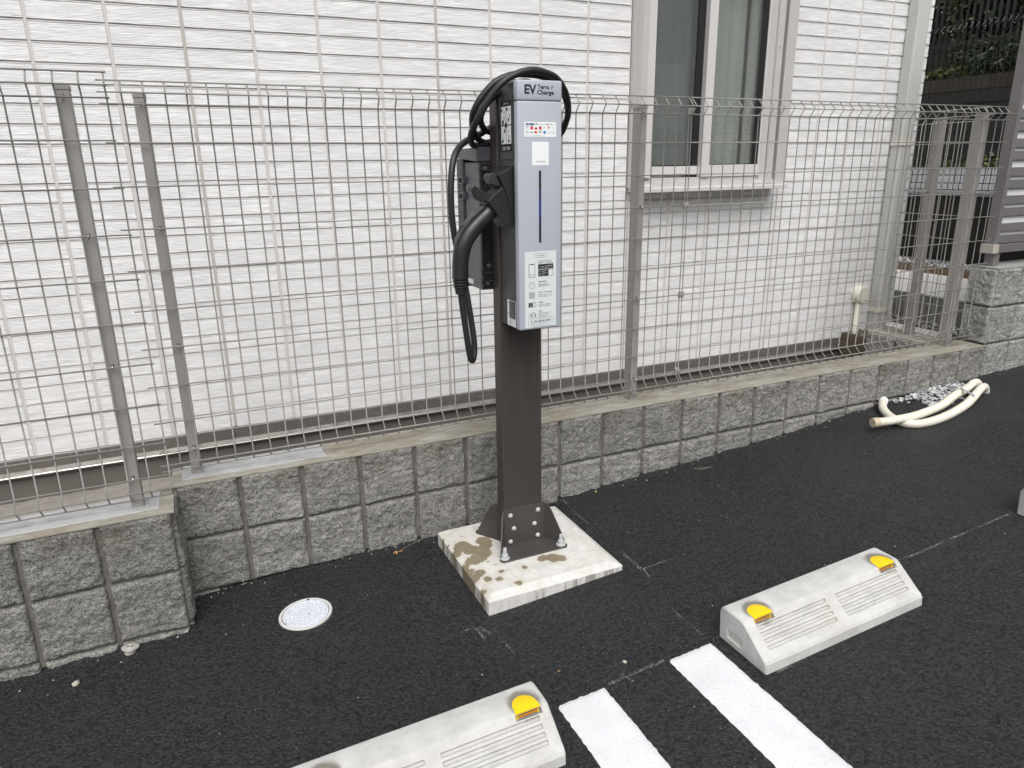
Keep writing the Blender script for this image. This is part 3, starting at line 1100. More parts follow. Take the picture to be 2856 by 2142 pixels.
    dr = MB().prism([(D - 0.0085, TZ - 0.0565), (D - 0.027, TZ - 0.0705), (D - 0.0295, TZ - 0.0735), (D - 0.029, TZ - 0.0745), (D - 0.0265, TZ - 0.0720), (D - 0.0085, TZ - 0.0585)], 'x', -5.0, 4.449)
    part('drip_edge_highlight', dr, 'drip', hs)  # pale strip over the flashing lip, painting its bright highlight
    pl = MB()
    pl.box(-5.0, 4.44, D + 0.002, D + 0.1, -0.6, TZ - 0.083)
    pl.prism([(D - 0.002, TZ - 0.1), (D + 0.002, TZ - 0.1), (D + 0.002, TZ - 0.19), (D - 0.004, TZ - 0.19)], 'x', -5, 4.44)
    part('plinth', pl, 'plinth', hs)
    # roof far above
    rf = MB()
    rf.prism([(D - 0.6, 5.5), (D + 3.6, 7.2), (D + 7.6, 5.5), (D + 7.6, 5.62), (D + 3.6, 7.35), (D - 0.6, 5.62)], 'x', -5.6, 5.0)
    part('roof', rf, 'roof', hs)
    # ---------------- window
    wy = 0.785
    wf = MB()
    wf.bbox(WX0, WX0 + 0.016, wy + 0.062, D + 0.02, WZ0 + 0.02, WZ1, 0.002)
    wf.bbox(WX0 + 0.002, WX0 + 0.02, wy + 0.008, wy + 0.060, WZ0 + 0.02, WZ1, 0.002)
    wf.bbox(WX0 + 0.004, WX0 + 0.03, wy, wy + 0.12, WZ0 + 0.022, WZ1, 0.0015)
    wf.bbox(3.206, WX1 - 0.006, wy, D + 0.01, WZ0 + 0.022, WZ1, 0.002)
    wf.bbox(3.148, 3.188, wy + 0.006, wy + 0.1, WZ0 + 0.03, WZ1, 0.002)
    wf.bbox(3.105, 3.1475, wy + 0.022, wy + 0.1, WZ0 + 0.03, WZ1, 0.002)
    wf.bbox(WX0 + 0.03, 3.206, wy + 0.012, D + 0.01, WZ0 + 0.022, WZ0 + 0.052, 0.002)
    wf.bbox(WX0 + 0.03, 3.105, wy + 0.03, wy + 0.1, WZ0 + 0.052, WZ0 + 0.07, 0.002)
    wf.bbox(WX0 + 0.03, 3.206, wy + 0.012, D + 0.01, WZ1 - 0.04, WZ1, 0.002)
    win = part('window', wf, 'alu', hs)
    wl = Vector(hs.location) + Vector(win.location)

    def sub(name, mb, mat, smooth=False):
        me = mb.mesh(name, mat, smooth)
        o = obj(name, me, win)
        return o
    sub('sill', MB().bbox(WX0 + 0.006, WX1, wy - 0.03, D + 0.02, WZ0, WZ0 + 0.023, 0.003), 'alu_light')
    sub('track_cover', MB().bbox(3.06, 3.12, wy + 0.008, wy + 0.02, WZ0 + 0.03, WZ0 + 0.045, 0.002).bbox(WX0 + 0.04, WX0 + 0.09, wy + 0.008, wy + 0.02, WZ0 + 0.026, WZ0 + 0.04, 0.002), 'alu_light')
    sub('side_groove', MB().box(3.188, 3.2055, wy + 0.03, wy + 0.1, WZ0 + 0.03, WZ1 - 0.01), 'gasket')
    sl = MB()
    sl.bbox(WX0 + 0.031, 2.378, wy + 0.012, wy + 0.05, WZ0 + 0.072, WZ1 - 0.04, 0.002)
    sl.bbox(2.378, 2.70, wy + 0.05, wy + 0.075, WZ0 + 0.085, WZ0 + 0.128, 0.002)
    sub('sash', sl, 'alu_light')
    sr = MB()
    sr.bbox(2.700, 2.752, wy + 0.016, wy + 0.05, WZ0 + 0.072, WZ1 - 0.04, 0.002)
    sr.bbox(2.752, 3.104, wy + 0.022, wy + 0.05, WZ0 + 0.072, WZ0 + 0.132, 0.002)
    sr.bbox(3.094, 3.1045, wy + 0.024, wy + 0.05, WZ0 + 0.133, WZ1 - 0.04, 0.001)
    sub('sash', sr, 'alu_light')
    gk = MB()
    gk.box(3.068, 3.094, wy + 0.03, wy + 0.05, WZ0 + 0.132, WZ1 - 0.04)
    gk.box(2.660, 2.6995, wy + 0.052, wy + 0.1, WZ0 + 0.072, WZ1 - 0.04)
    gk.box(2.752, 3.094, wy + 0.032, wy + 0.048, WZ0 + 0.1325, WZ0 + 0.137)
    gk.box(2.378, 2.66, wy + 0.054, wy + 0.07, WZ0 + 0.1285, WZ0 + 0.134)
    sub('gasket', gk, 'gasket')
    sub('glass_pane', MB().box(2.752, 3.094, wy + 0.038, wy + 0.044, WZ0 + 0.13, WZ1 - 0.03), 'glass')
    sub('glass_pane', MB().box(2.376, 2.70, wy + 0.085, wy + 0.091, WZ0 + 0.09, WZ1 - 0.03), 'glass')
    sub('insect_screen', MB().box(2.376, 2.70, wy + 0.0625, wy + 0.0632, WZ0 + 0.125, WZ1 - 0.03), 'screen')
    cu = MB()
    def folds(x0, x1, y, seed):
        n = 60
        vs, fs = [], []
        for i in range(n + 1):
            x = x0 + (x1 - x0) * i / n
            yy = y + 0.004 * math.sin(x * 95 + seed) + 0.005 * math.sin(x * 41 + 1.3 * seed)
            vs += [(x, yy, WZ0 + 0.06), (x, yy, WZ1 - 0.01)]
        for i in range(n):
            fs.append((2 * i, 2 * i + 2, 2 * i + 3, 2 * i + 1))
        cu.add(vs, fs)
    folds(2.30, 2.725, 0.925, 1.0)
    folds(2.72, 2.985, 0.862, 1.7)
    folds(3.012, 3.30, 0.862, 2.2)
    sub('curtain', cu, 'curtain', True)
    sub('room_lining', MB().box(2.0, 3.6, D + 1.6, D + 1.62, 0.4, 2.6), 'interior')
    sc = MB()
    for z in (1.29, 1.76):
        sc.lathe((3.168, wy + 0.006, z), [(0.0035, 0.0), (0.0035, -0.002), (0.001, -0.003)], 10, 'y')
    sub('screw', sc, 'chrome')
    for n_ in ():
        pass
    for o in win.children:
        o.location = (0, 0, 0)
    # ---------------- downpipe
    dp = MB()
    dp.prism([(4.222, D - 0.012), (4.222, D - 0.072), (4.230, D - 0.082), (4.315, D - 0.082), (4.323, D - 0.072), (4.323, D - 0.012)], 'z', -0.4, 5.5, 0.0)
    dpo = part('downpipe', dp, 'pvc', hs)
    for z in (0.235, 1.275):
        b = MB()
        b.bbox(4.214, 4.331, D - 0.0885, D - 0.0828, z - 0.013, z + 0.013, 0.001)
        b.bbox(4.2135, 4.2215, D - 0.088, D - 0.002, z - 0.013, z + 0.013, 0.001)
        b.bbox(4.3235, 4.3315, D - 0.088, D - 0.002, z - 0.013, z + 0.013, 0.001)
        o = obj('pipe_bracket', b.mesh('pipe_bracket', 'cream'), dpo)
    # ---------------- round outlet box with cable pipe
    oc = MB()
    oc.lathe((4.10, D - 0.008, 0.345), [(0.058, 0.004), (0.058, -0.02), (0.054, -0.024), (0.054, -0.048), (0.050, -0.053)], 28, 'y')
    oco = part('outlet_box', oc, 'cream', hs, 'auto')
    pp = MB()
    pp.tube([(4.09, D - 0.03, 0.30), (4.093, D - 0.03, 0.0), (4.097, D - 0.03, -0.3)], 0.0175, 12)
    obj('cable_pipe', pp.mesh('cable_pipe', 'cream', True), oco)
    return hs


house = build_house()


# ------------------------------------------------------------------ wire fences
KZ = [1.361, 1.256, 1.134, 1.011, 0.889, 0.766, 0.645, 0.522, 0.401, 0.298]
WP = 0.0568


def wire_panel(x0, x1, first, y=0.05, r=0.0024, axis='x'):
    """vertical wires with the folded top and bottom, plus horizontals"""
    mb = MB()
    prof = [(0.003, 1.421), (-0.026, 1.392), (0.0, 1.361), (0.0, 0.298), (-0.032, 0.268), (0.008, 0.232)]
    x = first
    while x <= x1 + 1e-4:
        if x >= x0 - 1e-4:
            jx = random.uniform(-0.0006, 0.0006)
            mb.tube([(x + jx, y + a, z) for a, z in prof], r, 6)
        x += WP
    q = 0.0045
    for z in KZ:
        mb.tube([(x0 - 0.006, y - q, z), (x1 + 0.006, y - q, z)], r, 6)
    for (a, z) in ((0.0, 1.4235), (-0.0285, 1.390), (-0.0345, 0.266), (0.005, 0.230)):
        mb.tube([(x0 - 0.006, y + a, z), (x1 + 0.006, y + a, z)], r, 6)
    if axis == 'y':
        mb.v = [(-(v[1]), v[0], v[2]) for v in mb.v]
    return mb


def fence_post(parent, x, y, face=1.0, zt=1.392, w_=0.033, d_=0.05, mat='fence'):
    mb = MB()
    mb.bbox(x - w_ / 2, x + w_ / 2, y, y + d_, 0.19, zt - 0.012, 0.0015)
    p = part('post', mb, mat, parent)
    cap = MB()
    cap.bbox(x - w_ / 2 - 0.0015, x + w_ / 2 + 0.0015, y - 0.0015, y + d_ + 0.0015, zt - 0.012, zt, 0.001)
    obj('post_cap', cap.mesh('post_cap', mat), p)
    for z in (1.361, 1.011, 0.645, 0.298):
        h = MB()
        h.cur = 0
        h.lathe((x + 0.001, y - 0.0004, z + 0.004), [(0.0042, 0.0), (0.0042, -0.0004)], 10, 'y')
        h.cur = 1
        pts = [(x + 0.001, y - 0.001, z + 0.006), (x + 0.001, y - 0.008, z + 0.006), (x + 0.001, y - 0.0145, z + 0.001), (x + 0.001, y - 0.0145, z - 0.004), (x + 0.001, y - 0.010, z - 0.007)]
        h.tube(pts, 0.0019, 6)
        obj('wire_hook', h.mesh('wire_hook', ['hole', 'chrome'], True), p)
    return p


def build_fences():
    f1 = thing('mesh_fence', 'long grey wire mesh fence on the low block wall, running behind the charging post', 'fence', (1.8, 0.07, 0.2))
    part('wire_mesh', wire_panel(-0.02, 2.022, -0.0235 + 0.0005), 'wire', f1, True, kind='stuff')
    part('wire_mesh', wire_panel(2.036, 4.02, 2.036), 'wire', f1, True, kind='stuff')
    for x in (0.078, 1.815, 3.852):
        fence_post(f1, x, 0.062)
    for z in (1.372, 1.011, 0.645, 0.31):
        c = MB()
        c.bbox(2.018, 2.040, 0.041, 0.056, z - 0.013, z + 0.013, 0.002)
        c.lathe((2.029, 0.041, z), [(0.004, 0.0), (0.004, -0.005), (0.002, -0.007)], 10, 'y')
        part('joint_clip', c, 'wire', f1)
    f2 = thing('mesh_fence', 'grey wire mesh fence on the forward wall at the left edge', 'fence', (-0.1, -0.13, 0.2))
    x0 = 0.006 - WP * 47
    part('wire_mesh', wire_panel(x0, 0.007, x0, y=-0.14), 'wire', f2, True, kind='stuff')
    for x in (-0.094, -2.1):
        fence_post(f2, x, -0.128)
    f3 = thing('mesh_fence', 'short grey mesh fence running back towards the house on the return wall', 'fence', (3.92, 0.3, 0.2))
    mb = wire_panel(0.085, 0.51, 0.085 + 0.02, y=-3.90, axis='y')
    part('wire_mesh', mb, 'wire', f3, True, kind='stuff')
    mb = MB()
    mb.bbox(3.915, 3.965, 0.35, 0.383, 0.19, 1.38, 0.0015)
    p = part('post', mb, 'fence', f3)
    obj('post_cap', MB().bbox(3.9135, 3.9665, 0.3485, 0.3845, 1.38, 1.392, 0.001).mesh('post_cap', 'fence'), p)
    for z in (1.361, 1.011, 0.645, 0.298):
        h = MB().tube([(3.914, 0.367, z + 0.006), (3.906, 0.367, z + 0.006), (3.899, 0.367, z), (3.902, 0.367, z - 0.006)], 0.0022, 6)
        obj('wire_hook', h.mesh('wire_hook', 'chrome', True), p)


build_fences()


# ------------------------------------------------------------------ concrete base and charging post
def build_base():
    b = MB()
    x0, x1, y0, y1 = 0.866, 1.369, -0.567, -0.064
    zr, zt, zb, c, cc = -0.146, -0.131, -0.26, 0.026, 0.006
    def ringv(o, z, k):
        xa, xb, ya, yb = x0 + o, x1 - o, y0 + o, y1 - o
        pts = []
        for (cx_, cy_, a0) in ((xa + k, ya + k, 180), (xb - k, ya + k, 270), (xb - k, yb - k, 0), (xa + k, yb - k, 90)):
            for a in (0, 45, 90):
                pts.append((cx_ + k * math.cos(R(a0 + a)), cy_ + k * math.sin(R(a0 + a)), z))
        return pts
    rings = [ringv(0.0, zb, cc), ringv(0.0, zr - 0.002, cc), ringv(0.0025, zr + 0.001, cc), ringv(c, zt, cc), ]
    for r_ in rings:
        b.v += r_
    for i in range(3):
        for k in range(12):
            a, a2 = i * 12 + k, i * 12 + (k + 1) % 12
            b.f.append((a, a2, a2 + 12, a + 12)); b.mi.append(0)
    b.f.append(tuple(36 + k for k in range(12))); b.mi.append(0)
    bm_me = b.mesh('concrete_base', 'slab')
    o = obj('concrete_base', bm_me, label='square pale concrete base block with brown water marks under the charging post', cat='concrete base')
    return o


build_base()
ZT = -0.131


def build_charger():
    ch = thing('charging_station', 'slim silver-blue electric vehicle charger on a dark brown post', 'charging station', (1.115, -0.29, ZT))
    px0, px1, py0, py1 = 1.040, 1.190, -0.300, -0.245
    po = MB()
    po.bbox(px0, px1, py0, py1, ZT, 1.378, 0.003)
    post = part('post', po, 'bronze', ch)
    obj('seam', MB().box(1.0745, 1.0757, py0 - 0.0004, py0 + 0.001, 0.60, 0.70).box(1.15, 1.1512, py0 - 0.0004, py0 + 0.001, 0.64, 0.70).mesh('seam', 'hole'), post)
    # brackets front and back
    def bracket(yp, sgn):
        """plate against the post, two wings folded outwards, flange on the slab"""
        t = 0.004
        cx_ = 1.117
        def Y(a):
            return yp + sgn * a
        mb = MB()
        pl = [(cx_ - 0.080, ZT + 0.001), (cx_ + 0.080, ZT + 0.001), (cx_ + 0.080, ZT + 0.146), (cx_ + 0.074, ZT + 0.1495), (cx_ - 0.074, ZT + 0.1495), (cx_ - 0.080, ZT + 0.146)]
        mb.prism(pl, 'y', min(Y(0), Y(t)), max(Y(0), Y(t)), 0.0006)
        for sx in (-1, 1):
            w_ = [(0.0795, 0.0, 0.001), (0.127, 0.077, 0.001), (0.1255, 0.075, 0.020), (0.119, 0.063, 0.048), (0.101, 0.034, 0.112), (0.094, 0.022, 0.134), (0.0865, 0.010, 0.144), (0.0795, 0.0, 0.1465)]
            n = Vector((0.077, -0.0475, 0)).normalized() * t
            a_ = [Vector((cx_ + sx * u, Y(v), ZT + h)) for u, v, h in w_]
            b_ = [q + Vector((sx * n.x, sgn * n.y, 0)) * -1.0 for q in a_]
            k = len(w_)
            bm = bmesh.new()
            bv = [bm.verts.new(q) for q in a_ + b_]
            bm.faces.new(bv[:k]); bm.faces.new(bv[k:][::-1])
            for q in range(k):
                bm.faces.new((bv[q], bv[(q + 1) % k], bv[k + (q + 1) % k], bv[k + q]))
            bmesh.ops.recalc_face_normals(bm, faces=bm.faces[:])
            mb.from_bm(bm)
        fl = [(cx_ - 0.080, Y(0.0015)), (cx_ + 0.080, Y(0.0015)), (cx_ + 0.131, Y(0.080)), (cx_ + 0.130, Y(0.090)), (cx_ + 0.122, Y(0.099)), (cx_ - 0.122, Y(0.099)), (cx_ - 0.130, Y(0.090)), (cx_ - 0.131, Y(0.080))]
        mb.prism(fl, 'z', ZT + 0.0006, ZT + 0.0062, 0.0008)
        br = part('bracket', mb, 'bracket', ch)
        if sgn < 0:
            ya = Y(t)
            for (bx, bz) in ((1.063, 0.123), (1.172, 0.123), (1.076, 0.070), (1.158, 0.071), (1.062, 0.020), (1.171, 0.021)):
                b = MB()
                b.lathe((bx, ya, ZT + bz), [(0.0085, 0.0), (0.0085, -0.0012), (0.0062, -0.0014)], 16, 'y')
                b.lathe((bx, ya - 0.0014, ZT + bz), [(0.0068, 0.0), (0.0068, -0.004), (0.0052, -0.0062), (0.003, -0.0066)], 6, 'y')
                obj('bolt', b.mesh('bolt', 'bolt'), br)
            for bx in (cx_ - 0.110, cx_ + 0.110):
                b = MB()
                b.lathe((bx, Y(0.078), ZT + 0.0062), [(0.0175, 0.0), (0.017, 0.003), (0.0125, 0.0055), (0.0115, 0.016), (0.008, 0.019), (0.0068, 0.036), (0.0055, 0.040), (0.002, 0.0415)], 20, 'z')
                obj('bolt_cap', b.mesh('bolt_cap', 'cap_plastic', 'auto'), br)
        return br
    bracket(py0 - 0.0005, -1)
    bracket(py1 + 0.0005, 1)
    # charger body
    bo = MB()
    bo.bbox(1.046, 1.186, -0.4105, -0.3012, 0.690, 1.398, 0.003)
    bo.bbox(1.040, 1.0465, -0.412, -0.330, 1.196, 1.372, 0.001)
    body = part('charger_body', bo, 'body', ch)
    # front panel, header and main
    fp = MB()
    fp.bbox(1.0445, 1.1875, -0.4405, -0.4125, 0.690, 1.3530, 0.005, 3)
    fp_o = part('front_panel', fp, 'panel', ch, 'auto')
    hd = MB()
    hd.bbox(1.0445, 1.1875, -0.4405, -0.4125, 1.3536, 1.4085, 0.005, 3)
    hd_o = part('header_panel', hd, 'panel', ch, 'auto')
    fill = MB().box(1.047, 1.185, -0.4372, -0.414, 1.34, 1.37)
    obj('seam_backing', fill.mesh('seam_backing', 'body'), hd_o)
    Y = -0.4408
    F = lambda u, v: (u, Y, v)
    # light slot
    sl = MB()
    pts = []
    cx_, r_ = 1.1153, 0.0037
    for a in range(0, 181, 20):
        pts.append((cx_ + r_ * math.cos(R(a)), 1.160 + r_ * math.sin(R(a))))
    for a in range(180, 361, 20):
        pts.append((cx_ + r_ * math.cos(R(a)), 0.958 + r_ * math.sin(R(a))))
    poly2(sl, pts, F)
    obj('light_slot', sl.mesh('light_slot', 'hole'), fp_o)
    ld = MB()
    for k in range(12):
        rect(ld, cx_ - 0.0022, 1.005 + k * 0.009, 0.0044, 0.009, lambda u, v: (u, Y - 0.0004, v))
    obj('status_light', ld.mesh('status_light', 'led'), fp_o, label='faint blue status light')
    # lettering on the header
    lt = MB()
    put_text(lt, 'EV', 1.0670, 1.3705, 0.0375, 0.0255, F, 0.035)
    put_text(lt, 'Terra', 1.1078, 1.3845, 0.0375, 0.0118, F, 0.032)
    put_text(lt, 'Charge', 1.1072, 1.3665, 0.0530, 0.0158, F, 0.032)
    poly2(lt, [(1.1512, 1.3895), (1.1552, 1.3955), (1.1562, 1.3955), (1.1543, 1.3912), (1.1575, 1.3912), (1.1520, 1.3838), (1.1508, 1.3838), (1.1535, 1.3895)], F)
    obj('lettering', lt.mesh('lettering', 'ink'), hd_o, label='dark EV Terra Charge lettering with a small lightning bolt')

    # stickers
    def sticker(name, x0, x1, z0, z1, mat, label, k=0.002, y=-0.4407):
        mb = MB()
        pts = []
        for (cx2, cz2, a0) in ((x1 - k, z1 - k, 0), (x0 + k, z1 - k, 90), (x0 + k, z0 + k, 180), (x1 - k, z0 + k, 270)):
            for a in (0, 30, 60, 90):
                pts.append((cx2 + k * math.cos(R(a0 + a)), cz2 + k * math.sin(R(a0 + a))))
        mb.prism(pts, 'y', y - 0.0003, y)
        return part(name, mb, mat, ch, label=label)
    YS = -0.4413
    S = lambda u, v: (u, YS, v)
    S2 = lambda u, v: (u, YS - 0.0002, v)

    def ch_sub(parent, name, mb, mats):
        o = obj(name, mb.mesh(name, mats), parent)
        o.location = Vector((0, 0, 0))
        return o
    st = sticker('payment_sticker', 1.0648, 1.1678, 1.2562, 1.2968, 'white', 'white sticker with rows of payment marks')
    a = MB()
    rect(a, 1.0695, 1.2875, 0.0265, 0.0058, S)
    ch_sub(st, 'heading_box', a, 'ink_blue')
    a = MB()
    put_text(a, 'お支払いは', 1.0705, 1.2884, 0.0240, 0.0040, S2)
    ch_sub(st, 'heading_text', a, 'white')
    a = MB()
    put_text(a, '各種キャッシュレス決済', 1.0985, 1.2880, 0.0455, 0.0050, S, 0.012)
    put_text(a, '対応です', 1.1475, 1.2880, 0.0160, 0.0042, S)
    put_text(a, '各種キャッシュレス決済がご利用可能です', 1.0695, 1.2585, 0.050, 0.0020, S)
    put_text(a, 'VISA', 1.0838, 1.2668, 0.0098, 0.0040, S, 0.02)
    put_text(a, 'Pay', 1.0708, 1.2800, 0.0070, 0.0036, S)
    put_text(a, 'Pay', 1.0712, 1.2680, 0.0060, 0.0030, S)
    put_text(a, 'd Pay', 1.1250, 1.2788, 0.0090, 0.0040, S)
    put_text(a, 'Pay', 1.1405, 1.2758, 0.0055, 0.0024, S)
    put_text(a, 'Pay', 1.1530, 1.2790, 0.0085, 0.0030, S)
    frame_rect(a, 1.0695, 1.2770, 0.0098, 0.0078, 0.0004, S)
    frame_rect(a, 1.0700, 1.2664, 0.0088, 0.0056, 0.0004, S)
    frame_rect(a, 1.1528, 1.2660, 0.0098, 0.0062, 0.0006, S)
    put_text(a, 'JCB', 1.1118, 1.2664, 0.0086, 0.0060, S, 0.04)
    put_text(a, 'Diners', 1.1392, 1.2664, 0.0090, 0.0026, S)
    ch_sub(st, 'lettering', a, 'ink')
    a = MB()
    rect(a, 1.0846, 1.2762, 0.0082, 0.0085, S)
    rect(a, 1.0980, 1.2762, 0.0084, 0.0060, S)
    rect(a, 1.1122, 1.2762, 0.0080, 0.0085, S)
    ring(a, 1.1432, 1.2822, 0.0, 0.0028, S, 14)
    ring(a, 1.1000, 1.2690, 0.0, 0.0034, S, 14)
    ch_sub(st, 'red_marks', a, 'ink_red')
    a = MB()
    ring(a, 1.1048, 1.2690, 0.0, 0.0034, S2, 14)
    ch_sub(st, 'orange_mark', a, 'ink_orange')
    a = MB()
    rect(a, 1.1262, 1.2650, 0.0076, 0.0078, S)
    ch_sub(st, 'blue_mark', a, 'ink_sky')
    # blank code sticker with its number
    st = sticker('code_sticker', 1.0895, 1.1440, 1.1775, 1.2430, 'white', 'white upright sticker above the light slot')
    a = MB()
    put_text(a, 'TC 0NZ0F-8NT0R6', 1.1012, 1.1862, 0.0320, 0.0034, S)
    ch_sub(st, 'lettering', a, 'ink')
    # how to use notice
    st = sticker('instruction_notice', 1.0635, 1.1695, 0.6975, 0.9295, 'pale_sticker', 'tall pale how to use notice on the lower front', 0.001)
    a = MB()
    frame_rect(a, 1.0945, 0.9105, 0.0418, 0.0125, 0.0005, S)
    put_text(a, 'HOW TO USE', 1.1030, 0.9145, 0.0250, 0.0042, S)
    put_text(a, 'アプリまたはゲストモードで', 1.1080, 0.8985, 0.046, 0.0042, S, 0.006)
    put_text(a, '充電器のコードを読み込む', 1.1080, 0.8928, 0.050, 0.0046, S, 0.006)
    # phone
    frame_rect(a, 1.0760, 0.8520, 0.0215, 0.0405, 0.0012, S)
    rect(a, 1.0820, 0.8895, 0.0095, 0.0022, S)
    frame_rect(a, 1.0790, 0.8575, 0.0150, 0.0045, 0.0004, S)
    rect(a, 1.1078, 0.8755, 0.0518, 0.0150, S)
    rect(a, 1.1078, 0.8535, 0.0345, 0.0205, S)
    frame_rect(a, 1.1423, 0.8535, 0.0173, 0.0205, 0.0010, S)
    # clock
    ring(a, 1.0865, 0.8275, 0.0096, 0.0105, S, 28)
    rect(a, 1.0861, 0.8275, 0.0009, 0.0065, S)
    rect(a, 1.0810, 0.8270, 0.0056, 0.0009, S)
    put_text(a, '充電時間を設定', 1.1085, 0.8350, 0.0285, 0.0044, S, 0.008)
    put_text(a, '充電器の充電時間を決めると', 1.1085, 0.8275, 0.0400, 0.0034, S)
    put_text(a, '充電時間の変更が可能です。', 1.1085, 0.8225, 0.0395, 0.0034, S)
    # connector icon
    frame_rect(a, 1.0768, 0.7865, 0.0196, 0.0205, 0.0007, S)
    ring(a, 1.0866, 0.7967, 0.0078, 0.0085, S, 24)
    for k in range(5):
        an = R(90 + 72 * k)
        ring(a, 1.0866 + 0.0048 * math.cos(an), 0.7967 + 0.0048 * math.sin(an), 0.0018, 0.0026, S, 12)
    put_text(a, '充電コネクタを車に接続', 1.1085, 0.8025, 0.0460, 0.0044, S, 0.008)
    put_text(a, '充電器から充電コネクタを外し', 1.1085, 0.7950, 0.0480, 0.0034, S)
    put_text(a, '車の充電口に接続してください。', 1.1085, 0.7900, 0.0490, 0.0034, S)
    # battery icon
    frame_rect(a, 1.0745, 0.7600, 0.0220, 0.0150, 0.0009, S)
    poly2(a, [(1.0965, 0.7600), (1.0985, 0.7600), (1.1012, 0.7640), (1.1012, 0.7710), (1.0985, 0.7750), (1.0965, 0.7750), (1.0965, 0.7742), (1.0980, 0.7742), (1.1003, 0.7708), (1.1003, 0.7642), (1.0980, 0.7608), (1.0965, 0.7608)], S)
    rect(a, 1.0760, 0.7615, 0.0060, 0.0120, S)
    rect(a, 1.0835, 0.7615, 0.0060, 0.0120, S)
    put_text(a, '充電開始', 1.1085, 0.7710, 0.0160, 0.0044, S, 0.008)
    put_text(a, '画面の案内に従い充電を開始します。', 1.1085, 0.7645, 0.0450, 0.0034, S)
    put_text(a, '充電が終了すると通知が届きます。', 1.1085, 0.7595, 0.0450, 0.0034, S)
    # car icon
    frame_rect(a, 1.0830, 0.7325, 0.0170, 0.0068, 0.0008, S)
    poly2(a, [(1.0840, 0.7393), (1.0862, 0.7440), (1.0968, 0.7440), (1.0992, 0.7393), (1.0982, 0.7393), (1.0962, 0.7432), (1.0868, 0.7432), (1.0850, 0.7393)], S)
    rect(a, 1.0840, 0.7290, 0.0030, 0.0035, S)
    rect(a, 1.0960, 0.7290, 0.0030, 0.0035, S)
    ring(a, 1.0862, 0.7360, 0.0008, 0.0018, S, 10)
    ring(a, 1.0968, 0.7360, 0.0008, 0.0018, S, 10)
    poly2(a, [(1.0745, 0.7300), (1.0755, 0.7292), (1.0815, 0.7350), (1.0806, 0.7360)], S)
    poly2(a, [(1.0775, 0.7410), (1.0800, 0.7425), (1.0800, 0.7415), (1.0822, 0.7415), (1.0822, 0.7405), (1.0800, 0.7405), (1.0800, 0.7395)], S)
    put_text(a, '充電終了', 1.1085, 0.7445, 0.0150, 0.0040, S, 0.008)
    put_text(a, '画面の案内に従い充電を終了します。', 1.1085, 0.7385, 0.0460, 0.0032, S)
    put_text(a, '車から充電コネクタを外し', 1.1085, 0.7338, 0.0370, 0.0032, S)
    put_text(a, '充電器の収納場所に戻してください。', 1.1085, 0.7291, 0.0490, 0.0032, S)
    # telephone box
    frame_rect(a, 1.0730, 0.7085, 0.0880, 0.0165, 0.0005, S)
    put_text(a, '使い方やトラブルのお問い合わせはこちら', 1.0800, 0.7238, 0.070, 0.0026, S)
    put_text(a, '03-6824-0797', 1.0930, 0.7112, 0.0590, 0.0078, S, 0.012)
    poly2(a, [(1.0828, 0.7195), (1.0845, 0.7202), (1.0852, 0.7180), (1.0843, 0.7172), (1.0865, 0.7135), (1.0880, 0.7140), (1.0895, 0.7122), (1.0880, 0.7108), (1.0856, 0.7118), (1.0833, 0.7155)], S)
    put_text(a, '詳しい使い方・アプリのダウンロード', 1.0735, 0.7035, 0.0590, 0.0028, S)
    put_text(a, 'お問い合わせはこちらから', 1.0900, 0.6990, 0.0420, 0.0028, S)
    poly2(a, [(1.1375, 0.7012), (1.1400, 0.7012), (1.1400, 0.7000), (1.1425, 0.7019), (1.1400, 0.7038), (1.1400, 0.7026), (1.1375, 0.7026)], S)
    ch_sub(st, 'print', a, 'ink')
    a = MB()
    put_text(a, 'アプリをご利用の方', 1.1095, 0.8800, 0.0200, 0.0036, S2)
    put_text(a, 'アプリ内の読取画面で', 1.1318, 0.8830, 0.0250, 0.0030, S2)
    put_text(a, '読み込んでください', 1.1318, 0.8785, 0.0250, 0.0030, S2)
    put_text(a, 'ゲストでご利用の方', 1.1095, 0.8675, 0.0260, 0.0036, S2)
    put_text(a, '右のコードを読み込んで', 1.1095, 0.8615, 0.0300, 0.0030, S2)
    put_text(a, '開いてください', 1.1095, 0.8565, 0.0200, 0.0030, S2)
    ch_sub(st, 'reversed_print', a, 'white')
    # side stickers on the left flank (facing -x)
    XS = 1.0395
    V = lambda u, v: (XS, -u, v)      # u grows towards the viewer's right (-y)
    st = part('cable_guide_sticker', MB().box(XS + 0.0001, 1.0402, -0.4100, -0.3345, 1.218, 1.358), 'hole', ch, label='black and white cable handling guide on the flank')
    V2 = lambda u, v: (XS - 0.0002, -u, v)
    a = MB()
    for (u0, z0, h) in ((0.3370, 1.292, 0.050), (0.3735, 1.292, 0.050), (0.3370, 1.239, 0.050), (0.3735, 1.239, 0.050)):
        rect(a, u0, z0, 0.0340, h, V2)
    put_text(a, 'はずすとき', 0.356, 1.347, 0.034, 0.006, V2)
    put_text(a, 'ご注意', 0.340, 1.222, 0.026, 0.010, V2)
    put_text(a, '取扱い', 0.376, 1.222, 0.026, 0.010, V2)
    ch_sub(st, 'picture_fields', a, 'white')
    a = MB()
    V3 = lambda u, v: (XS - 0.0004, -u, v)
    for (cu_, cv_) in ((0.3415, 1.332), (0.379, 1.334), (0.390, 1.305), (0.362, 1.275), (0.346, 1.246), (0.391, 1.247)):
        ring(a, cu_, cv_, 0.0, 0.0055, V3, 14)
    ring(a, 0.350, 1.299, 0.0, 0.0070, V3, 14)
    poly2(a, [(0.362, 1.291), (0.372, 1.303), (0.382, 1.291)], V3)
    poly2(a, [(0.362, 1.290), (0.372, 1.276), (0.382, 1.290)], V3)
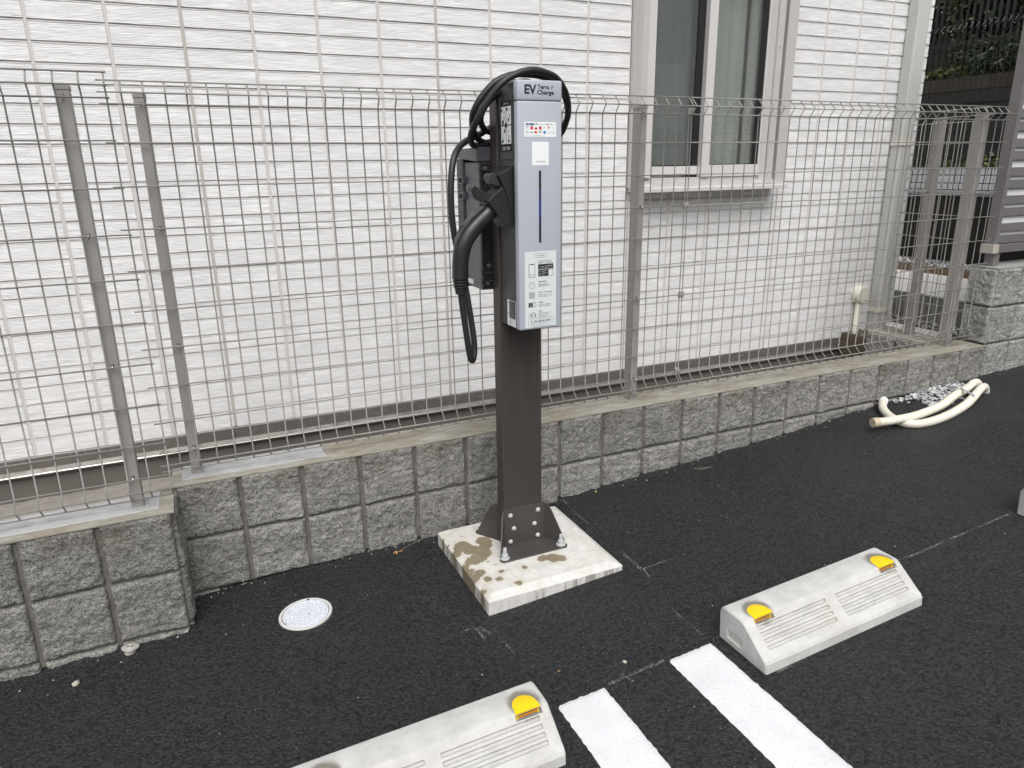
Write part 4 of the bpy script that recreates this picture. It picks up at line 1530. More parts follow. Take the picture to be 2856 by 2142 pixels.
    for (cu_, cv_) in ((0.358, 1.320), (0.396, 1.325), (0.352, 1.262), (0.390, 1.268)):
        ring(a, cu_, cv_, 0.0075, 0.0085, V3, 14, 30, 330)
        poly2(a, [(cu_ - 0.006, cv_ - 0.022), (cu_ - 0.004, cv_ - 0.022), (cu_ + 0.006, cv_ - 0.008), (cu_ + 0.003, cv_ - 0.007)], V3)
    ch_sub(st, 'picture_print', a, 'ink')
    st = part('rating_label', MB().box(1.0452, 1.0458, -0.4095, -0.3480, 0.694, 0.775), 'white', ch, label='white and dark warning label low on the flank')
    XL = 1.0449
    V = lambda u, v: (XL, -u, v)
    V2 = lambda u, v: (XL - 0.0003, -u, v)
    a = MB()
    rect(a, 0.3625, 0.719, 0.046, 0.055, V)
    put_text(a, '警告', 0.350, 0.762, 0.0105, 0.006, V)
    put_text(a, '注意', 0.350, 0.730, 0.0105, 0.006, V)
    for k in range(5):
        put_text(a, '充電器の取扱いについて', 0.364, 0.7150 - k * 0.0042, 0.030 + 0.006 * (k % 3), 0.0026, V)
    ch_sub(st, 'print', a, 'ink')
    a = MB()
    for k in range(10):
        put_text(a, '感電や火災のおそれがあります', 0.3645, 0.7695 - k * 0.0052, 0.026 + 0.014 * ((k * 7) % 3) / 2, 0.0026, V2)
    ch_sub(st, 'reversed_print', a, 'white')
    # connector holster on the left flank
    hb = MB()
    hb.prism([(0.966, 1.080), (1.016, 1.121), (1.022, 1.112), (1.0465, 1.040), (1.0465, 1.006), (1.024, 0.999)], 'y', -0.398, -0.325, 0.002)
    hol = part('connector_holster', hb, 'holster', ch)
    mt = MB()
    mt.prism([(1.000, 1.152), (1.0455, 1.178), (1.0455, 1.012), (1.024, 1.100)], 'y', -0.402, -0.312, 0.0015)
    obj('holster_mount', mt.mesh('holster_mount', 'holster'), hol)
    fn = MB()
    fin_pts = [(0.976, 1.150), (0.978, 1.138), (0.986, 1.127), (1.006, 1.120), (1.022, 1.112), (1.018, 1.130), (1.010, 1.146), (1.000, 1.155), (0.985, 1.158)]
    fn.prism(fin_pts, 'y', -0.385, -0.340, 0.0015)
    obj('holster_lip', fn.mesh('holster_lip', 'body'), hol)
    for o in hol.children:
        o.location = (0, 0, 0)
    # junction box behind the post
    jb = MB()
    jb.bbox(1.004, 1.228, -0.238, -0.115, 0.790, 1.190, 0.004)
    jbo = part('junction_box', jb, 'jbox', ch)
    def js(name, mb, mat, smooth=False):
        o = obj(name, mb.mesh(name, mat, smooth), jbo)
        return o
    ld = MB()
    ld.bbox(0.998, 1.234, -0.1145, -0.052, 0.785, 1.200, 0.006)
    js('box_lid', ld, 'jbox_dark')
    hoodm = MB()
    hoodm.prism([(-0.243, 1.191), (-0.045, 1.204), (-0.045, 1.222), (-0.10, 1.232), (-0.243, 1.234)], 'x', 0.996, 1.236, 0.003)
    js('rain_hood', hoodm, 'jbox')
    rb = MB()
    for z in (1.165, 1.135, 0.845, 0.818):
        rb.bbox(1.0045, 1.2275, -0.2445, -0.2385, z - 0.0025, z + 0.0025, 0.0005)
    rb.bbox(1.0045, 1.010, -0.2445, -0.2385, 0.792, 1.188, 0.0005)
    js('rear_rib', rb, 'jbox_dark')
    js('rear_recess', MB().box(1.011, 1.221, -0.2397, -0.2382, 0.796, 1.186), 'hole')
    for (x, z) in ((1.024, 1.170), (1.030, 0.868), (1.024, 0.811)):
        js('bolt', MB().lathe((x, -0.2398, z), [(0.0075, 0.0), (0.0075, -0.003), (0.0045, -0.004), (0.0045, -0.0065), (0.003, -0.007)], 12, 'y'), 'jbox')
    for z in (1.135, 1.085):
        h = MB()
        h.bbox(0.9925, 1.0035, -0.1245, -0.118, z - 0.012, z + 0.012, 0.001)
        h.bbox(0.9925, 0.9975, -0.1175, -0.082, z - 0.013, z - 0.008, 0.001)
        h.bbox(0.9925, 0.9975, -0.1175, -0.082, z + 0.006, z + 0.011, 0.001)
        h.bbox(0.9925, 0.9975, -0.088, -0.082, z - 0.0075, z + 0.0055, 0.001)
        js('hinge', h, 'jbox')
    js('name_plate', MB().box(1.0030, 1.0038, -0.165, -0.122, 0.800, 0.815), 'white')
    for o in jbo.children:
        o.location = (0, 0, 0)
    return ch


charger = build_charger()


def build_cable():
    cb = thing('charging_cable', 'black charging cable coiled over the charger with its plug in the holster', 'cable', (0.95, -0.34, 0.6))
    P = [(0.885, -0.360, 0.811), (0.889, -0.360, 0.769), (0.896, -0.360, 0.706), (0.903, -0.360, 0.648), (0.911, -0.355, 0.604), (0.920, -0.350, 0.590), (0.928, -0.345, 0.606), (0.932, -0.340, 0.640), (0.929, -0.335, 0.689), (0.922, -0.330, 0.755), (0.916, -0.320, 0.817), (0.907, -0.310, 0.881), (0.894, -0.310, 0.951), (0.886, -0.310, 1.006), (0.883, -0.310, 1.059), (0.884, -0.310, 1.117), (0.895, -0.300, 1.181), (0.918, -0.280, 1.223), (0.962, -0.240, 1.250), (1.027, -0.208, 1.275), (1.063, -0.190, 1.291), (1.122, -0.190, 1.306), (1.232, -0.190, 1.288), (1.300, -0.215, 1.293), (1.312, -0.250, 1.329), (1.272, -0.310, 1.385), (1.218, -0.350, 1.424), (1.167, -0.368, 1.4385), (1.126, -0.372, 1.4425), (1.082, -0.372, 1.433), (1.034, -0.370, 1.408), (1.001, -0.360, 1.374), (0.977, -0.350, 1.338), (0.961, -0.330, 1.299), (0.960, -0.290, 1.263), (0.983, -0.250, 1.240), (1.037, -0.205, 1.239), (1.102, -0.188, 1.252), (1.199, -0.188, 1.257), (1.293, -0.205, 1.265), (1.310, -0.240, 1.308), (1.293, -0.280, 1.356), (1.244, -0.320, 1.408), (1.184, -0.338, 1.4285), (1.128, -0.342, 1.4345), (1.075, -0.342, 1.431), (1.028, -0.337, 1.413), (0.993, -0.330, 1.382), (0.969, -0.320, 1.347), (0.963, -0.300, 1.316), (0.981, -0.260, 1.283), (1.013, -0.220, 1.258), (1.058, -0.186, 1.249), (1.124, -0.180, 1.268), (1.205, -0.185, 1.300), (1.236, -0.22, 1.365), (1.172, -0.285, 1.412), (1.106, -0.312, 1.414), (1.034, -0.310, 1.377), (1.003, -0.300, 1.345), (0.997, -0.280, 1.313), (1.027, -0.235, 1.287), (1.075, -0.200, 1.268), (1.09, -0.19, 1.2)]
    m = MB()
    m.tube(spline(P, 8), 0.0098, 12)
    part('cable', m, 'rubber', cb, True)
    # connector handle
    C = [(1.000, -0.36, 1.058), (0.981, -0.36, 1.042), (0.950, -0.36, 1.016), (0.921, -0.36, 0.988), (0.899, -0.36, 0.955), (0.889, -0.36, 0.915), (0.885, -0.36, 0.875), (0.884, -0.36, 0.852)]
    W = [0.0235, 0.0245, 0.0255, 0.0262, 0.0262, 0.025, 0.0235, 0.0235]
    sp = spline(C, 6)
    rr = []
    for i in range(len(sp)):
        t = i / 6
        k = min(int(t), len(W) - 2)
        rr.append(W[k] + (W[k + 1] - W[k]) * (t - k))
    h = MB()
    h.tube(sp, rr, 20)
    cx = len(h.v)
    hd = part('connector_handle', h, 'gun', cb, True)
    # top ridge with the release lever
    rg = MB()
    rg.prism([(0.962, 1.066), (0.925, 1.038), (0.892, 1.003), (0.876, 0.972), (0.873, 0.962), (0.882, 0.966), (0.905, 0.992), (0.938, 1.022), (0.972, 1.052)], 'y', -0.376, -0.344, 0.003)
    rgo = obj('handle_ridge', rg.mesh('handle_ridge', 'gun'), hd)
    lv = MB()
    lv.prism([(0.922, 1.112), (0.925, 1.121), (0.932, 1.125), (0.939, 1.123), (0.953, 1.112), (0.985, 1.097), (0.974, 1.072), (0.962, 1.076), (0.950, 1.080), (0.932, 1.089)], 'y', -0.374, -0.346, 0.003)
    obj('release_lever', lv.mesh('release_lever', 'gun'), hd)
    # strain relief
    sr = MB()
    for i, (z, r_) in enumerate(((0.846, 0.0225), (0.837, 0.0215), (0.828, 0.0205), (0.819, 0.0185), (0.810, 0.017))):
        sr.lathe((0.884 + i * 0.0003, -0.36, z), [(r_ - 0.002, -0.0035), (r_, -0.0015), (r_, 0.0015), (r_ - 0.002, 0.0035)], 18, 'z')
    sr.lathe((0.8848, -0.36, 0.826), [(0.0125, -0.020), (0.0155, 0.024)], 16, 'z')
    obj('strain_relief', sr.mesh('strain_relief', 'rubber', 'auto'), hd)
    for o in hd.children:
        o.location = (0, 0, 0)


build_cable()


# ------------------------------------------------------------------ wheel stops
def stop_body():
    """local frame: x 0..0.613 along, y 0 back .. -0.192 front, z up"""
    L = 0.613
    prof = [(0.0, 0.0), (-0.001, 0.085), (-0.004, 0.096), (-0.012, 0.1055), (-0.022, 0.1085), (-0.085, 0.1095), (-0.095, 0.108), (-0.101, 0.104)]
    top, bot = (-0.101, 0.104), (-0.178, 0.0415)
    gs = []
    rows = [(0.17, 0.29), (0.36, 0.48), (0.55, 0.67), (0.74, 0.86)]
    svals = {0.0, 0.03, 0.12, 0.135, 1.0}
    for a, b in rows:
        svals |= {a, a + 0.015, b - 0.04, b}
    svals = sorted(svals)
    px = [(0.035, 0.105), (0.523, 0.593)]          # reflector pockets
    gx = [(0.032, 0.289), (0.327, 0.581)]
    xv = {0.0, 0.004, 0.016, L - 0.016, L - 0.004, L}
    for a, b in px + gx:
        xv |= {a, a + 0.002, b - 0.002, b}
    for k in range(1, 24):
        xv.add(round(L * k / 24, 4))
    xv = sorted(xv)
    nrm = Vector((0, -(top[1] - bot[1]), -(bot[0] - top[0]))).normalized()
    nrm = Vector((0, -0.63, 0.777))
    rows_pts = []
    for x in xv:
        inset = 0.0
        if x in (0.0, L):
            inset = 0.006
        pts = []
        for (y, z) in prof:
            pts.append(Vector((x, y, z)))
        for s_ in svals[1:]:
            y = top[0] + (bot[0] - top[0]) * s_
            z = top[1] + (bot[1] - top[1]) * s_
            dpt = 0.0
            for a, b in gx:
                if a + 0.001 < x < b - 0.001:
                    for r0, r1 in rows:
                        if r0 + 0.01 < s_ < r1 - 0.001:
                            dpt = 0.0085 if s_ < r0 + 0.03 else 0.0055
            for a, b in px:
                if a + 0.001 < x < b - 0.001 and s_ < 0.13:
                    dpt = 0.016
            q = Vector((x, y, z)) - nrm * dpt
            pts.append(q)
        pts += [Vector((x, -0.186, 0.036)), Vector((x, -0.191, 0.028)), Vector((x, -0.192, 0.0))]
        if inset:
            c = Vector((x, -0.09, 0.04))
            pts = [c + (q - c) * (1 - 0.05) for q in pts]
            for q in pts:
                q.x = x
                q.z = max(0, q.z) if q.z > 0.01 else 0.0
        rows_pts.append(pts)
    mb = MB()
    n = len(rows_pts[0])
    for pts in rows_pts:
        mb.v += [tuple(q) for q in pts]
    for i in range(len(xv) - 1):
        for k in range(n - 1):
            a = i * n + k
            mb.f.append((a, a + n, a + n + 1, a + 1)); mb.mi.append(0)
    # end faces with a shallow cast recess
    for i, sg in ((0, 1), (len(xv) - 1, -1)):
        x = xv[i]
        ridx = [i * n + k for k in range(n)]
        y0, y1, z0, z1 = -0.034, -0.098, 0.016, 0.048
        o = len(mb.v)
        mb.v += [(x, y0, z0), (x, y0, z1), (x, y1, z1), (x, y1, z0)]
        mb.v += [(x + sg * 0.006, y0 - 0.003, z0 + 0.003), (x + sg * 0.006, y0 - 0.003, z1 - 0.003), (x + sg * 0.006, y1 + 0.003, z1 - 0.003), (x + sg * 0.006, y1 + 0.003, z0 + 0.003)]
        fs = [(o, o + 4, o + 5, o + 1), (o + 1, o + 5, o + 6, o + 2), (o + 2, o + 6, o + 7, o + 3), (o + 3, o + 7, o + 4, o), (o + 4, o + 7, o + 6, o + 5)]
        # fan between outline and recess frame
        kt = 3
        kf = len(prof) + len(svals) // 2
        fs.append(tuple(ridx[:kt + 1]) + (o + 1, o))
        fs.append(tuple(ridx[kt:kf + 1]) + (o + 2, o + 1))
        fs.append(tuple(ridx[kf:]) + (o + 3, o + 2))
        fs.append((ridx[-1], ridx[0], o, o + 3))
        for f in fs:
            mb.f.append(f); mb.mi.append(0)
    me = mb.mesh('stop_body', 'stop', True)
    fixnormals(me)
    me.set_sharp_from_angle(angle=R(17))
    return me


def reflector_mesh():
    """D-shaped yellow cap; local origin at the middle of its front edge"""
    pts = [(-0.033, 0.0), (0.033, 0.0)]
    for a in range(0, 181, 15):
        pts.append((0.0315 * math.cos(R(a)), 0.018 + 0.033 * math.sin(R(a))))
    mb = MB()
    mb.prism(pts, 'z', -0.002, 0.0045, 0.0012)
    mb.prism([(-0.031, 0.003), (-0.031, 0.02), (-0.026, 0.02), (-0.026, 0.003)], 'z', -0.018, -0.0015)
    mb.prism([(0.026, 0.003), (0.026, 0.02), (0.031, 0.02), (0.031, 0.003)], 'z', -0.018, -0.0015)
    lens = MB().bbox(-0.0258, 0.0258, 0.0045, 0.014, -0.0165, -0.0022, 0.001)
    return mb.mesh('reflector', 'yellow', 'auto'), lens.mesh('reflector_lens', 'amber')


def build_stops():
    body = stop_body()
    ref, lens = reflector_mesh()
    data = [(1.416, 'whole pale concrete wheel stop with two yellow reflectors, right of the white stripes'),
            (0.190, 'pale concrete wheel stop cut off by the bottom edge, left of the stripes'),
            (2.776, 'pale concrete wheel stop of which only a corner shows at the right edge')]
    for x, lb in data:
        z = g(x + 0.3)
        sl = math.atan2(g(x + 0.6) - g(x), 0.6)
        t = thing('wheel_stop', lb, 'wheel stop', (x, -1.005, g(x) + 0.001), 'concrete wheel stops')
        t.rotation_euler = (0, -sl, 0)
        obj('stop_body', body, t)
        for rx in (0.070, 0.558):
            r_ = obj('reflector', ref, t, (rx, -0.101, 0.1065))
            r_.rotation_euler = (R(-1), 0, 0)
            obj('reflector_lens', lens, r_)


build_stops()


# ------------------------------------------------------------------ manhole cover, drain plug
def build_cover():
    cx_, cy_ = 0.338, -0.287
    z = g(cx_) + 0.001
    t = thing('inspection_cover', 'small round white inspection cover set in the asphalt', 'manhole cover', (cx_, cy_, z))
    t.rotation_euler = (0, -math.atan(0.045), 0)
    m = MB()
    m.lathe((0, 0, 0), [(0.0845, -0.01), (0.0845, 0.003), (0.083, 0.0045), (0.0755, 0.0045), (0.0745, 0.002), (0.0742, -0.01)], 64)
    me = m.mesh('cover_rim', 'lid_rim', 'auto')
    o = obj('cover_rim', me, t)
    # rim is a ring: drop the two disc caps
    bm = bmesh.new(); bm.from_mesh(me)
    bmesh.ops.delete(bm, geom=[f for f in bm.faces if len(f.verts) > 4], context='FACES')
    bm.to_mesh(me); bm.free()
    obj('cover_gap', MB().lathe((0, 0, 0), [(0.0744, -0.009), (0.0744, -0.0015), (0.0, -0.0015)], 48).mesh('cover_gap', 'hole'), t)
    ld = MB()
    ld.lathe((0, 0, 0), [(0.0728, -0.006), (0.0728, 0.0028), (0.072, 0.0035), (0.0665, 0.0035), (0.065, 0.0018), (0.0, 0.0018)], 64)
    lo = obj('cover_lid', ld.mesh('cover_lid', 'lid', 'auto'), t)
    tr = MB()
    for (r0, r1, n) in ((0.022, 0.033, 18), (0.036, 0.048, 22), (0.051, 0.063, 28)):
        for k in range(n):
            a0, a1 = 2 * math.pi * (k + 0.16) / n, 2 * math.pi * (k + 0.84) / n
            am = (a0 + a1) / 2
            if abs(((am - R(145) + math.pi) % (2 * math.pi)) - math.pi) < R(17) and r0 > 0.034:
                continue
            p = [(r0 * math.cos(a0), r0 * math.sin(a0)), (r1 * math.cos(a0), r1 * math.sin(a0)), (r1 * math.cos(a1), r1 * math.sin(a1)), (r0 * math.cos(a1), r0 * math.sin(a1))]
            q = []
            c = (sum(v[0] for v in p) / 4, sum(v[1] for v in p) / 4)
            for v in p:
                q.append((c[0] + (v[0] - c[0]) * 0.8, c[1] + (v[1] - c[1]) * 0.8))
            b = len(tr.v)
            tr.v += [(v[0], v[1], 0.0018) for v in p] + [(v[0], v[1], 0.0046) for v in q]
            for f in ((4, 5, 6, 7), (0, 1, 5, 4), (1, 2, 6, 5), (2, 3, 7, 6), (3, 0, 4, 7)):
                tr.f.append(tuple(b + i for i in f)); tr.mi.append(0)
    tr.lathe((0, 0, 0), [(0.019, 0.0022), (0.0185, 0.0042), (0.0, 0.0042)], 32)
    tr.prism([(-0.062, 0.022), (-0.047, 0.052), (-0.040, 0.048), (-0.055, 0.018)], 'z', 0.0022, 0.0042)
    obj('tread', tr.mesh('tread', 'lid'), lo)
    nt_ = MB()
    for (x, y, s_) in ((0.010, -0.011, 0.0022), (0.02, 0.0715, 0.004), (-0.067, -0.028, 0.0026)):
        nt_.lathe((x, y, 0.0046), [(s_, 0), (s_, 0.0004)], 10)
    obj('notch', nt_.mesh('notch', 'hole'), lo)


build_cover()


def build_drain():
    x, y = -0.176, -0.222
    z = g(x) - 0.004
    t = thing('drain_plug', 'small grey round plastic plug at the foot of the left wall', 'drain plug', (x, y, z))
    t.rotation_euler = (R(-6), R(7), 0)
    m = MB()
    m.lathe((0, 0, 0), [(0.017, -0.01), (0.0165, 0.012), (0.0175, 0.014), (0.0178, 0.016)], 20)
    obj('plug_neck', m.mesh('plug_neck', 'drain', 'auto'), t)
    pts = []
    for k in range(24):
        a = 2 * math.pi * k / 24
        r_ = 0.0235 + 0.0016 * math.cos(a * 4)
        pts.append((r_ * math.cos(a), r_ * math.sin(a)))
    m = MB()
    m.prism(pts, 'z', 0.014, 0.021, 0.001)
    obj('plug_top', m.mesh('plug_top', 'drain', 'auto'), t)
    m = MB()
    m.lathe((0, 0, 0.021), [(0.0125, 0.0), (0.0115, 0.002), (0.010, 0.002), (0.009, 0.0)], 20)
    m.bbox(-0.004, 0.004, -0.0028, 0.0028, 0.021, 0.0245, 0.0008)
    obj('plug_nut', m.mesh('plug_nut', 'drain', 'auto'), t)


build_drain()


# ------------------------------------------------------------------ bundled hoses and gravel
def build_hoses():
    t = thing('hose_bundle', 'two cream corrugated hoses taped together on the asphalt by the wall', 'hose', (3.3, -0.25, g(3.3)))
    H1 = [(2.965, -0.230, 0.004), (3.06, -0.250, 0.006), (3.21, -0.262, 0.010), (3.44, -0.222, 0.012), (3.60, -0.178, 0.026), (3.74, -0.150, 0.040), (3.80, -0.138, 0.055), (3.845, -0.130, 0.05), (3.87, -0.125, 0.02), (3.88, -0.122, -0.03)]
    H2 = [(3.288, -0.022, 0.003), (3.235, -0.058, 0.0), (3.185, -0.110, -0.008), (3.145, -0.185, -0.014), (3.135, -0.262, -0.015), (3.185, -0.305, -0.013), (3.29, -0.318, -0.004), (3.415, -0.305, 0.006), (3.56, -0.275, 0.022), (3.71, -0.222, 0.042), (3.765, -0.205, 0.053), (3.81, -0.192, 0.048), (3.835, -0.185, 0.02), (3.845, -0.182, -0.03)]
    for P, cs, ce in ((H1, 0.03, 0.80), (H2, 0.34, 0.80)):
        sp = spline(P, 40)
        # resample by length
        L = [0.0]
        for a, b in zip(sp[:-1], sp[1:]):
            L.append(L[-1] + (b - a).length)
        pts, rad = [], []
        n = int(L[-1] / 0.0016)
        j = 0
        for i in range(n + 1):
            s = L[-1] * i / n
            while j < len(L) - 2 and L[j + 1] < s:
                j += 1
            q = sp[j].lerp(sp[j + 1], (s - L[j]) / max(1e-9, L[j + 1] - L[j]))
            pts.append(q)
            fr = s / L[-1]
            rr = 0.0200
            if cs < fr < ce:
                rr = 0.0165 + 0.0042 * (0.5 + 0.5 * math.cos(2 * math.pi * s / 0.0125)) ** 0.5
            rad.append(rr)
        m = MB()
        m.tube(pts, rad, 14)
        part('hose', m, 'cream2', t, True)
    m = MB()
    m.tube([(2.958, -0.2285, 0.004), (2.990, -0.236, 0.0045)], 0.0222, 18)
    part('end_cap', m, 'tan_cap', t, 'auto')
    m = MB()
    m.tube([(3.296, -0.016, 0.0035), (3.288, -0.022, 0.003), (3.262, -0.04, 0.0015)], [0.016, 0.0212, 0.0212], 16)
    part('end_cap', m, 'white', t, True)
    m = MB()
    def at_x(P, x):
        return min(spline(P, 30), key=lambda q: abs(q.x - x) + (1 if q.x < 3.3 else 0))
    c0 = at_x(H1, 3.665); c1 = at_x(H2, 3.625)
    dirv = Vector((0.9, 0.3, 0.09)).normalized()
    lo = []
    ax = (c1 - c0)
    up = Vector((0, 0, 1))
    for k in range(28):
        a = 2 * math.pi * k / 28
        cc = c0 if math.cos(a) > 0 else c1
        lo.append(cc + (-ax.normalized()) * 0.0225 * math.cos(a) + up * 0.0225 * math.sin(a))
    b = len(m.v)
    for q in lo:
        m.v += [tuple(q - dirv * 0.011), tuple(q + dirv * 0.011)]
    for k in range(28):
        m.f.append((b + 2 * k, b + 2 * k + 1, b + 2 * ((k + 1) % 28) + 1, b + 2 * ((k + 1) % 28))); m.mi.append(0)
    part('tape_band', m, 'tape', t, True)


build_hoses()


def pebble_geo(mb, c, s, rn):
    vs = []
    fs = [(0, 1, 2), (0, 2, 3), (0, 3, 4), (0, 4, 5), (0, 5, 1), (1, 6, 2), (2, 6, 7), (2, 7, 3), (3, 7, 8), (3, 8, 4), (4, 8, 9), (4, 9, 5), (5, 9, 10), (5, 10, 1), (1, 10, 6), (11, 7, 6), (11, 8, 7), (11, 9, 8), (11, 10, 9), (11, 6, 10)]
    pts = [Vector((0, 0, 1))]
    for k in range(5):
        pts.append(Vector((0.894 * math.cos(2 * math.pi * k / 5), 0.894 * math.sin(2 * math.pi * k / 5), 0.447)))
    for k in range(5):
        pts.append(Vector((0.894 * math.cos(2 * math.pi * (k + .5) / 5), 0.894 * math.sin(2 * math.pi * (k + .5) / 5), -0.447)))
    pts.append(Vector((0, 0, -1)))
    rot = Matrix.Rotation(rn.uniform(0, 6.28), 3, 'Z') @ Matrix.Rotation(rn.uniform(-0.5, 0.5), 3, 'X')
    sc = Vector((s * rn.uniform(0.9, 1.5), s * rn.uniform(0.7, 1.1), s * rn.uniform(0.5, 0.85)))
    for p in pts:
        q = Vector((p.x * sc.x, p.y * sc.y, p.z * sc.z)) * rn.uniform(0.85, 1.12)
        vs.append(tuple(Vector(c) + rot @ q))
    mb.add(vs, fs)


def build_gravel():
    rn = random.Random(3)
    mb = MB()
    n = 0
    while n < 420:
        x, y = rn.uniform(3.36, 3.86), rn.uniform(-0.21, -0.01)
        u = (x - 3.41) / 0.42
        lo, hi = -0.185 + 0.02 * math.sin(u * 5), -0.012
        if u > 0.55:
            lo = -0.19 + (u - 0.55) * 0.22
        if u < 0.1:
            lo = -0.05
        if not (lo < y < hi) and rn.random() < 0.965:
            continue
        s = rn.uniform(0.005, 0.0115)
        hgt = 0.014 if lo + 0.02 < y < hi - 0.01 else 0.003
        pebble_geo(mb, (x, y, ground_z(x, y) + rn.uniform(0.002, hgt)), s, rn)
        n += 1
    obj('gravel', mb.mesh('gravel', 'pebble', True), label='small heap of pale grey gravel on the asphalt beside the hoses', cat='gravel', kind='stuff')
    # crumbs along the wall foot
    mb = MB()
    for k in range(120):
        x = rn.uniform(-0.6, 4.4)
        y = wall_y(x) - abs(rn.gauss(0, 0.03)) - 0.006
        pebble_geo(mb, (x, y, ground_z(x, y) + 0.001), rn.uniform(0.0012, 0.0034), rn)
    for k in range(40):
        x, y = rn.uniform(-0.8, 3.0), rn.uniform(-1.6, -0.1)
        pebble_geo(mb, (x, y, ground_z(x, y) + 0.0008), rn.uniform(0.001, 0.0024), rn)
    obj('stone_crumbs', mb.mesh('stone_crumbs', 'pebble_tan'), label='scattered pale stone crumbs on the dark asphalt', cat='grit', kind='stuff')
    # single stones
    for (x, y, s, lb) in ((-0.312, -0.311, 0.0105, 'largest pale pebble lying alone on the asphalt at the lower left'), (0.012, -0.014, 0.008, 'white stone chip at the inner corner of the two block walls'),
                          (1.115, -0.967, 0.0062, 'white elongated chip on the asphalt beside the painted stripes'), (0.935, -0.908, 0.006, 'brown pebble between the base block and the near wheel stop')):
        m = MB()
        pebble_geo(m, (0, 0, 0), s, rn)
        obj('pebble', m.mesh('pebble', 'pebble_tan' if 'brown' not in lb else 'timber_edge', True), None, (x, y, ground_z(x, y) + s * 0.45), lb, 'stone')


build_gravel()


def build_litter():
    # green leaf
    def leaf_mesh(name, mat, L, W_, curl):
        m = MB()
        n = 8
        for i in range(n + 1):
            u = i / n
            wv = W_ * math.sin(math.pi * min(1, u * 0.96 + 0.02)) ** 0.8
            z = curl * math.sin(u * math.pi)
            m.v += [(u * L, -wv, z + 0.15 * wv), (u * L, 0, z), (u * L, wv, z + 0.25 * wv)]
        for i in range(n):
            a = 3 * i
            m.f += [(a, a + 3, a + 4, a + 1), (a + 1, a + 4, a + 5, a + 2)]
            m.mi += [0, 0]
        me = m.mesh(name, mat, True)
        return me
    x, y = 1.573, -0.046
    o = obj('fallen_leaf', leaf_mesh('fallen_leaf', 'leaf_fallen', 0.017, 0.005, 0.003), None, (x, y, ground_z(x, y) + 0.004), 'single small green leaf on the asphalt near the wall', 'leaf')
    o.rotation_euler = (0, 0, R(70))
    x, y = 0.712, -0.064
    t = thing('dry_leaf', 'dry tan leaf with a long thin stalk beside the base block', 'leaf', (x, y, ground_z(x, y) + 0.003))
    for a in (0, 35, -40, 160):
        l = obj('leaf_lobe', leaf_mesh('leaf_lobe', 'leaf_dry', 0.017 if a else 0.022, 0.0032, 0.004), t)
        l.rotation_euler = (0, 0, R(a + 190))
    m = MB()
    m.tube(spline([(0, 0, 0.002), (0.05, 0.01, 0.014), (0.10, 0.016, 0.024), (0.155, 0.014, 0.034)], 6), 0.0006, 5)
    obj('stalk', m.mesh('stalk', 'twig'), t)
    x, y = 2.05, -0.08
    m = MB()
    m.tube(spline([(0, 0, 0.002), (0.03, -0.012, 0.004), (0.07, -0.02, 0.004), (0.105, -0.05, 0.003)], 5), 0.0008, 5)
    m.tube(spline([(0.01, -0.02, 0.002), (0.03, -0.022, 0.003), (0.06, -0.018, 0.003)], 5), 0.0006, 5)
    obj('twig', m.mesh('twig', 'twig'), None, (x, y, ground_z(x, y) + 0.001), 'thin pale twig lying on the asphalt right of the post', 'twig')


build_litter()


# ------------------------------------------------------------------ slatted screen on the taller wall
def build_screen():
    t = thing('slat_screen', 'taupe horizontal slat screen standing on the taller block wall', 'screen', (4.12, 0.05, 0.622))
    z0 = 0.742
    m = MB()
    m.bbox(4.062, 4.092, 0.045, 0.10, 0.700, 2.35, 0.002)
    part('frame_post', m, 'slat', t)
    m = MB()
    m.bbox(4.0925, 6.0, 0.040, 0.095, 0.694, 0.738, 0.002)
    part('bottom_rail', m, 'slat', t)
    m = MB()
    m.bbox(4.046, 4.0935, 0.036, 0.108, 0.692, 0.7395, 0.002)
    part('corner_bracket', m, 'slat_cap', t)
    for x in (4.085, 5.7):
        m = MB()
        m.bbox(x, x + 0.05, 0.05, 0.10, 0.622, 0.6935, 0.002)
        part('leg', m, 'slat', t)
    z = z0
    k = 0
    sl = MB().bbox(-0.95, 0.95, -0.006, 0.006, -0.022, 0.022, 0.0015).mesh('slat', 'slat')
    sb = MB().bbox(-0.95, 0.95, -0.006, 0.006, -0.034, 0.034, 0.0015).mesh('slat', 'slat_back')
    while z < 2.32:
        # front slat, narrow gap, front slat, wide gap
        zc = z + 0.0225
        o = bpy.data.objects.new('slat', sl)
        COL.objects.link(o); o.parent = t
        o.location = Vector((5.044, 0.056, zc)) - t.location
        z += 0.045 + (0.0165 if k % 2 == 0 else 0.036)
        k += 1
    z = z0 + 0.05
    while z < 2.32:
        o = bpy.data.objects.new('rear_slat', sb)
        COL.objects.link(o); o.parent = t
        o.location = Vector((5.044, 0.0705, z)) - t.location
        z += 0.0712


build_screen()


